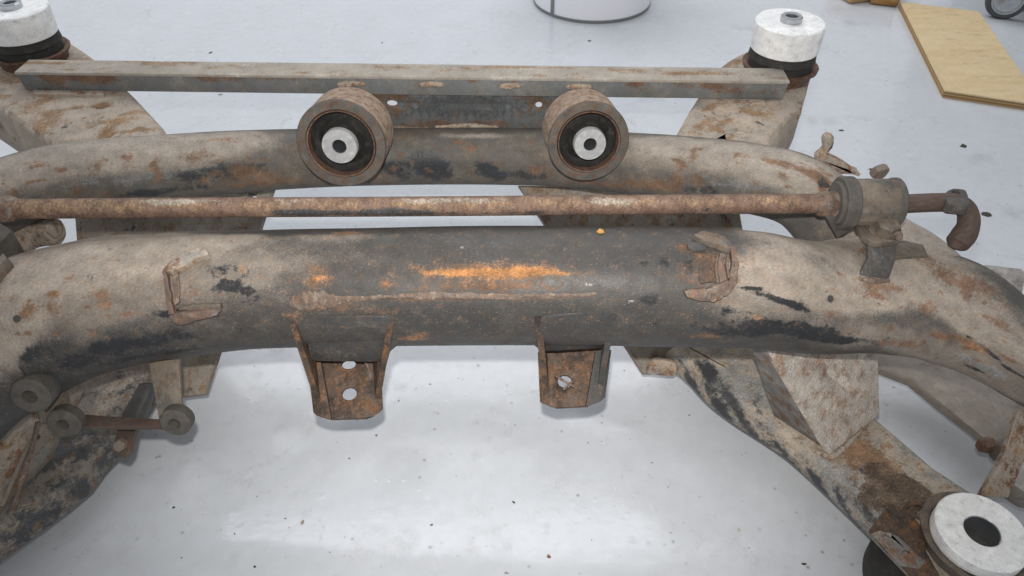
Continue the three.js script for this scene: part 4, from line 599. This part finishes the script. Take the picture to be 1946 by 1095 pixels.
// drilled holes in the wings
for (const [x, y] of [[1578, 568], [32, 606]]) { const h = hit(frontTube, x, y); if (h) part('drilled_hole', turned(h.p.clone().addScaledVector(h.n, 0.0004), h.n, [[0.0001, -0.0002], [0.0034, 0]], 20), M.hose); }

// ---- hose and line bracket hanging below the left end
{
  const g = new THREE.Group(); g.name = 'line_bracket'; g.userData.label = 'hanging bracket with two round caps below the left end of the front crossmember'; sub.add(g);
  const cap = (x, y, h, r, t, axis, mat, hole) => { const q = h ? null : hit(frontTube, x, y), c = h ? atH(x, y, h) : q.p.addScaledVector(q.n, 0.013); const m = mesh('cap', turned(c, axis, [[r * 0.98, -t], [r, -t + 0.001], [r, -0.002], [r - 0.002, 0], [hole, 0], [hole * 0.94, -0.001], [hole * 0.9, -0.009], [0.0001, -0.009]], 40, 0.2), mat, g); return m; };
  cap(48, 738, 0, 0.018, 0.02, V(0.08, 0.3, 0.95), M.rubberDusty, 0.007);
  cap(119, 808, 0.215, 0.0165, 0.013, V(0.03, 0.25, 0.95), M.rubberDusty, 0.006); cap(331, 806, 0.215, 0.0155, 0.013, V(0, 0.25, 0.95), M.rubberDusty, 0.006);
  mesh('strap', sheet([atH(66, 690, 0.245), atH(122, 690, 0.245), atH(128, 785, 0.218), atH(100, 800, 0.215), atH(84, 790, 0.218)], 0.005, { bevel: 0.001 }), M.clampSteel, g);
  mesh('strap', sheet([atH(282, 684, 0.25), atH(340, 682, 0.25), atH(346, 790, 0.215), atH(300, 796, 0.215)], 0.005, { bevel: 0.001 }), M.clampSteel, g);
  mesh('link', sheet([[140, 786], [200, 790], [300, 796], [318, 790], [318, 812], [240, 812], [150, 810]].map(([x, y]) => atH(x, y, 0.20)), 0.005, { bevel: 0.001 }), M.lever, g);
  const hb = mesh('hanger', sheet([[222, 812], [258, 812], [250, 850], [238, 864], [213, 856]].map(([x, y]) => atH(x, y, 0.175)), 0.008, { bevel: 0.0014 }), M.lever, g);
  mesh('bolt_head', turned(atH(229, 846, 0.178), V(0, 0.6, 0.8), [[0.0001, 0.005], [0.0055, 0.005], [0.0066, 0.004], [0.0066, -0.003]], 6, 0.2, 0.3), M.clampSteel, hb);
  mesh('hose', sweep([[278, 735, 14], [272, 755, 18], [256, 790, 20], [244, 820, 16], [236, 850, 8]].map(([x, y, r]) => { const p = atH(x, y, 0.15); return [p, r * pxm(p), r * pxm(p) * 0.8, 3]; }), 30, 20), M.hose, g, 'short dark flattened hose');
}

// ---- control arm, strap and knuckle at the right edge
{
  const ca = part('control_arm', sheet([[1640, 660], [1674, 700], [1730, 722], [1790, 770], [1850, 815], [1910, 868], [1990, 920], [2040, 820], [1980, 760], [1880, 700], [1760, 650]].map(([x, y]) => atH(x, y, 0.068)), 0.014, { bevel: 0.004, seg: 3, smooth: 1.2 }), M.armAlloy, 'dusty alloy control arm running under the right wing');
  mesh('bolt_shank', turned(atH(1900, 858, 0.1), V(-1, 0.1, 0.35), [[0.0115, -0.04], [0.0125, -0.01], [0.0125, 0.004], [0.010, 0.006], [0.0001, 0.006]], 28), M.clampSteel, ca);
  mesh('bolt_head', turned(atH(1874, 846, 0.102), V(-1, 0.1, 0.35), [[0.0085, -0.008], [0.0085, 0.006], [0.0075, 0.008], [0.0001, 0.008]], 6, 0.2, 0.3), M.rustRim, ca);
  part('strap', sheet([atH(1862, 946, AH + 0.004), atH(1912, 944, AH + 0.004), atH(1935, 870, 0.13), atH(1990, 735, 0.2), atH(1950, 728, 0.2), atH(1893, 860, 0.13)], 0.01, { bevel: 0.002 }), M.dusty, 'narrow rusty strap rising from the right front arm');
  const kn = part('knuckle', sweep([[2060, 800, 60], [1990, 870, 62], [1950, 915, 50], [1925, 940, 30]].map(([x, y, r]) => { const p = atH(x, y, 0.085); return [p, r * pxm(p), r * pxm(p) * 0.7, 2.6]; }), 30, 28), M.cast, 'rough cast alloy knuckle');
  mesh('rubber', sheet([[1945, 800], [1970, 780], [1960, 860], [1925, 905], [1915, 890]].map(([x, y]) => atH(x, y, 0.1)), 0.02, { bevel: 0.003 }), M.rubber, kn);
  const ub = part('upper_bush', turned(atH(1930, 556, 0.24), V(0.9, 0.2, 0.5), [[0.0001, -0.04], [0.02, -0.04], [0.026, -0.034], [0.027, 0.0], [0.024, 0.004], [0.017, 0.004], [0.016, 0.0]], 40, 0.2, 0.9), M.cast, 'worn alloy bush eye behind the right wing');
  mesh('rubber', turned(atH(1930, 556, 0.24), V(0.9, 0.2, 0.5), [[0.0165, 0.001], [0.012, 0.003], [0.0001, 0.002]], 32), M.rubber, ub);
}

// ================================================================== other things on the floor
{ // bright metal chip lying on the crossmember
  const h = hit(frontTube, 1141, 442), g = new THREE.IcosahedronGeometry(0.0034, 1); const p = g.attributes.position;
  let q = mergeVertices(clean(g)); const pp = q.attributes.position; for (let i = 0; i < pp.count; i++) pp.setXYZ(i, pp.getX(i) * rr(0.7, 1.2), pp.getY(i) * rr(0.5, 0.9), pp.getZ(i) * rr(0.6, 1.1));
  q = q.toNonIndexed(); q.computeVertexNormals(); q.translate(h.p.x, h.p.y + 0.0015, h.p.z);
  tag(mesh('stone_chip', q, new THREE.MeshStandardMaterial({ color: 0xb58a4a, roughness: 0.6 })), 'tiny golden chip resting on top of the front crossmember', 'chip');
}
{ // white paint tin
  const c = V(0.228, 0, -2.12), R = 0.166, g = group('paint_tin', 'white round metal tin with grey seam standing on the floor', 'tin'); g.position.copy(c);
  const white = new THREE.MeshStandardMaterial({ color: 0xf0f0f6, roughness: 0.32 }), tin = new THREE.MeshStandardMaterial({ color: 0x8a8d8c, roughness: 0.4, metalness: 0.6 });
  mesh('body', turned(V(), V(0, 1, 0), [[R - 0.003, 0.006], [R, 0.008], [R + 0.004, 0.34], [R + 0.004, 0.36]], 80), white, g);
  mesh('base_rim', turned(V(), V(0, 1, 0), [[R - 0.004, 0.0005], [R + 0.0005, 0.001], [R + 0.0018, 0.004], [R + 0.0015, 0.0085], [R - 0.002, 0.009]], 80), tin, g);
  mesh('lid', turned(V(), V(0, 1, 0), [[0.0001, 0.362], [R - 0.01, 0.362], [R + 0.007, 0.366], [R + 0.007, 0.357], [R, 0.356]], 80), tin, g);
  const a = -2.28; const s = mesh('seam', new RoundedBoxGeometry(0.012, 0.345, 0.004, 2, 0.0015).translate(0, 0.182, 0), tin, g); s.position.set(Math.cos(a) * -1 * 0 + Math.sin(a) * (R + 0.002), 0, -Math.cos(a) * (R + 0.002)); s.position.set(-0.118, 0, 0.1185); s.rotation.y = Math.atan2(-0.118, 0.1185);
}
{ // plywood offcut: five plies
  const nl = V(0.979, 0, -1.537), fl = V(1.085, 0, -2.065), fr = V(1.272, 0, -1.995), nr = V(1.166, 0, -1.467), g = group('plywood_board', 'pale plywood offcut lying flat on the floor', 'board');
  const base = texture(768, 768, 0.55, 0.55, [210, 188, 148], [{ c: [200, 172, 126], bias: -0.05, amp: 1, scale: 0.3, stretch: 3, soft: 0.35, max: 0.6, vary: 0.06 }, { c: [150, 124, 90], bias: -0.42, amp: 1, scale: 0.14, stretch: 4, soft: 0.1, max: 0.7 }, { c: [112, 94, 74], bias: -0.54, amp: 1, scale: 0.1, stretch: 3, soft: 0.1, max: 0.7 }, { c: [222, 200, 172], bias: -0.85, amp: 0.5, scale: 0.1, soft: 0.2, max: 0.6, marks: [[0.22, 0.26, 0.02, 0.09, 1]] }], { rough0: 0.7, grain: 0.02, mottle: 0.015, sat: 0.95 });
  const top = matOf(base, 0.0004), e1 = new THREE.MeshStandardMaterial({ color: 0xb4966a, roughness: 0.8 }), e2 = new THREE.MeshStandardMaterial({ color: 0x8f6e48, roughness: 0.85 });
  for (let k = 0; k < 5; k++) {
    const y = 0.0035 * (k + 1), i = k % 2 ? 0.0006 : 0, cc = nl.clone().add(fr).multiplyScalar(0.5);
    const pts = [nl, nr, fr, fl].map((p) => p.clone().lerp(cc, i * 3).setY(y));
    mesh('ply', sheet(pts, 0.0034, { bevel: 0.0003, seg: 1, tile: 0.55, away: V(0, -1, 0) }), k === 4 ? top : k % 2 ? e2 : e1, g);
  }
}
{ // two timber blocks at the far side
  const wood = generic([196, 160, 110], [{ c: [160, 118, 70], bias: -0.1, amp: 1, scale: 0.1, stretch: 4, max: 0.7 }], { rough0: 0.8 });
  const a = mesh('timber_block', boxUV(new RoundedBoxGeometry(0.09, 0.06, 0.10, 3, 0.006)), wood); a.position.set(0.985, 0.031, -2.15); a.rotation.y = 0.3; tag(a, 'paler timber block beside the amber block at the plywood corner', 'block');
  const b = mesh('timber_block', boxUV(new RoundedBoxGeometry(0.075, 0.06, 0.09, 3, 0.008)), generic([176, 128, 66], [{ c: [130, 90, 46], bias: -0.1, amp: 1, scale: 0.1, stretch: 4, max: 0.7 }], { rough0: 0.8 })); b.position.set(1.063, 0.031, -2.118); b.rotation.y = -0.35; tag(b, 'amber brown timber block between the paler block and the plywood', 'block');
}
{ // tool trolley: one castor and the dark cabinet above it
  const g = group('tool_trolley', 'dark tool trolley standing on a rubber castor wheel', 'trolley'); g.position.set(1.335, 0, -1.995);
  const black = new THREE.MeshStandardMaterial({ color: 0x1a1a1c, roughness: 0.5 }), rub = new THREE.MeshStandardMaterial({ color: 0x4a4d4e, roughness: 0.6 }), steel = new THREE.MeshStandardMaterial({ color: 0xb4b8ba, metalness: 0.85, roughness: 0.3 });
  const ax = V(-0.35, 0.05, 0.93), c = V(0, 0.052, 0);
  const w = mesh('castor_wheel', turned(c, ax, [[0.036, 0.010], [0.047, 0.012], [0.052, 0.006], [0.0525, 0], [0.052, -0.006], [0.047, -0.012], [0.03, -0.011]], 56, 0.2, 1), rub, g);
  mesh('rim', turned(c, ax, [[0.040, 0.0095], [0.0385, 0.0125], [0.035, 0.0125], [0.033, 0.008], [0.02, 0.007], [0.012, 0.012], [0.0001, 0.013]], 56, 0.2, 1), steel, w);
  mesh('fork', sheet([V(-0.012, 0.05, 0.022), V(0.012, 0.05, 0.028), V(0.055, 0.118, 0.04), V(0.02, 0.118, 0.03)], 0.004, { bevel: 0.001 }), steel, g);
  mesh('cabinet', new RoundedBoxGeometry(0.6, 0.7, 0.5, 3, 0.01).translate(0.33, 0.475, -0.16), black, g);
  const w2 = mesh('castor_wheel', w.geometry, rub, g); w2.position.set(0.42, 0, -0.02);
  mesh('skirt', new RoundedBoxGeometry(0.3, 0.1, 0.42, 2, 0.01).translate(0.22, 0.075, -0.16), black, g);
}
{ // loose grit and paint flakes
  const parts = []; const put = (x, z, s, el = 1) => {
    const n = 5 + Math.floor(rnd() * 4), sh = []; for (let i = 0; i < n; i++) { const a = i / n * 6.2832 + rr(-0.3, 0.3), r = s * rr(0.5, 1.1); sh.push([Math.cos(a) * r * el, Math.sin(a) * r]); }
    const t = rnd() * 6.28, pos = [], idx = []; pos.push(0, s * 0.35, 0); for (const [a, b] of sh) pos.push(a * Math.cos(t) - b * Math.sin(t), 0.0002, a * Math.sin(t) + b * Math.cos(t));
    for (let i = 0; i < n; i++) idx.push(0, 1 + (i + 1) % n, 1 + i);
    let g = new THREE.BufferGeometry(); g.setAttribute('position', new THREE.Float32BufferAttribute(pos, 3)); g.setIndex(idx); g = g.toNonIndexed(); g.computeVertexNormals(); g.translate(x, 0.0003, z);
    const c = [[0.10, 0.085, 0.07], [0.16, 0.13, 0.1], [0.05, 0.045, 0.04], [0.3, 0.26, 0.2], [0.2, 0.1, 0.05]][Math.floor(rnd() * 5)], col = new Float32Array(g.attributes.position.count * 3); for (let i = 0; i < col.length; i++) col[i] = c[i % 3]; g.setAttribute('color', new THREE.BufferAttribute(col, 3));
    parts.push(g);
  };
  for (let i = 0; i < 520; i++) { const z = -rr(0.36, 2.3), x = rr(-0.55, 0.55) * (0.8 - z); put(x, z, rr(0.0004, 0.0012) * (rnd() < 0.06 ? 2 : 1), rr(0.8, 2.2)); }
  for (const [x, y, s, e] of [[1043, 1058, 0.0028, 1.4], [664, 872, 0.002, 1], [976, 955, 0.0016, 1.6], [1528, 1072, 0.002, 2.6], [963, 1090, 0.002, 1.5], [484, 1078, 0.0018, 1], [330, 965, 0.002, 1], [400, 100, 0.006, 1.4], [418, 180, 0.004, 1.6], [575, 993, 0.0025, 1.6], [820, 998, 0.0025, 1], [1655, 322, 0.006, 1], [1120, 78, 0.006, 1], [1600, 248, 0.006, 1.5], [1830, 278, 0.008, 1.3], [1875, 408, 0.008, 1.6]]) { const p = atH(x, y, 0); put(p.x, p.z, s, e); }
  const m = mesh('floor_grit', mergeGeometries(parts), new THREE.MeshStandardMaterial({ vertexColors: true, roughness: 0.9 })); tag(m, 'fine dark grit and flakes scattered over the floor', 'grit', null, 'stuff');
}
scene.traverse((o) => { if (o.isMesh) { o.castShadow = true; o.receiveShadow = true; } });
renderer.render(scene, camera);
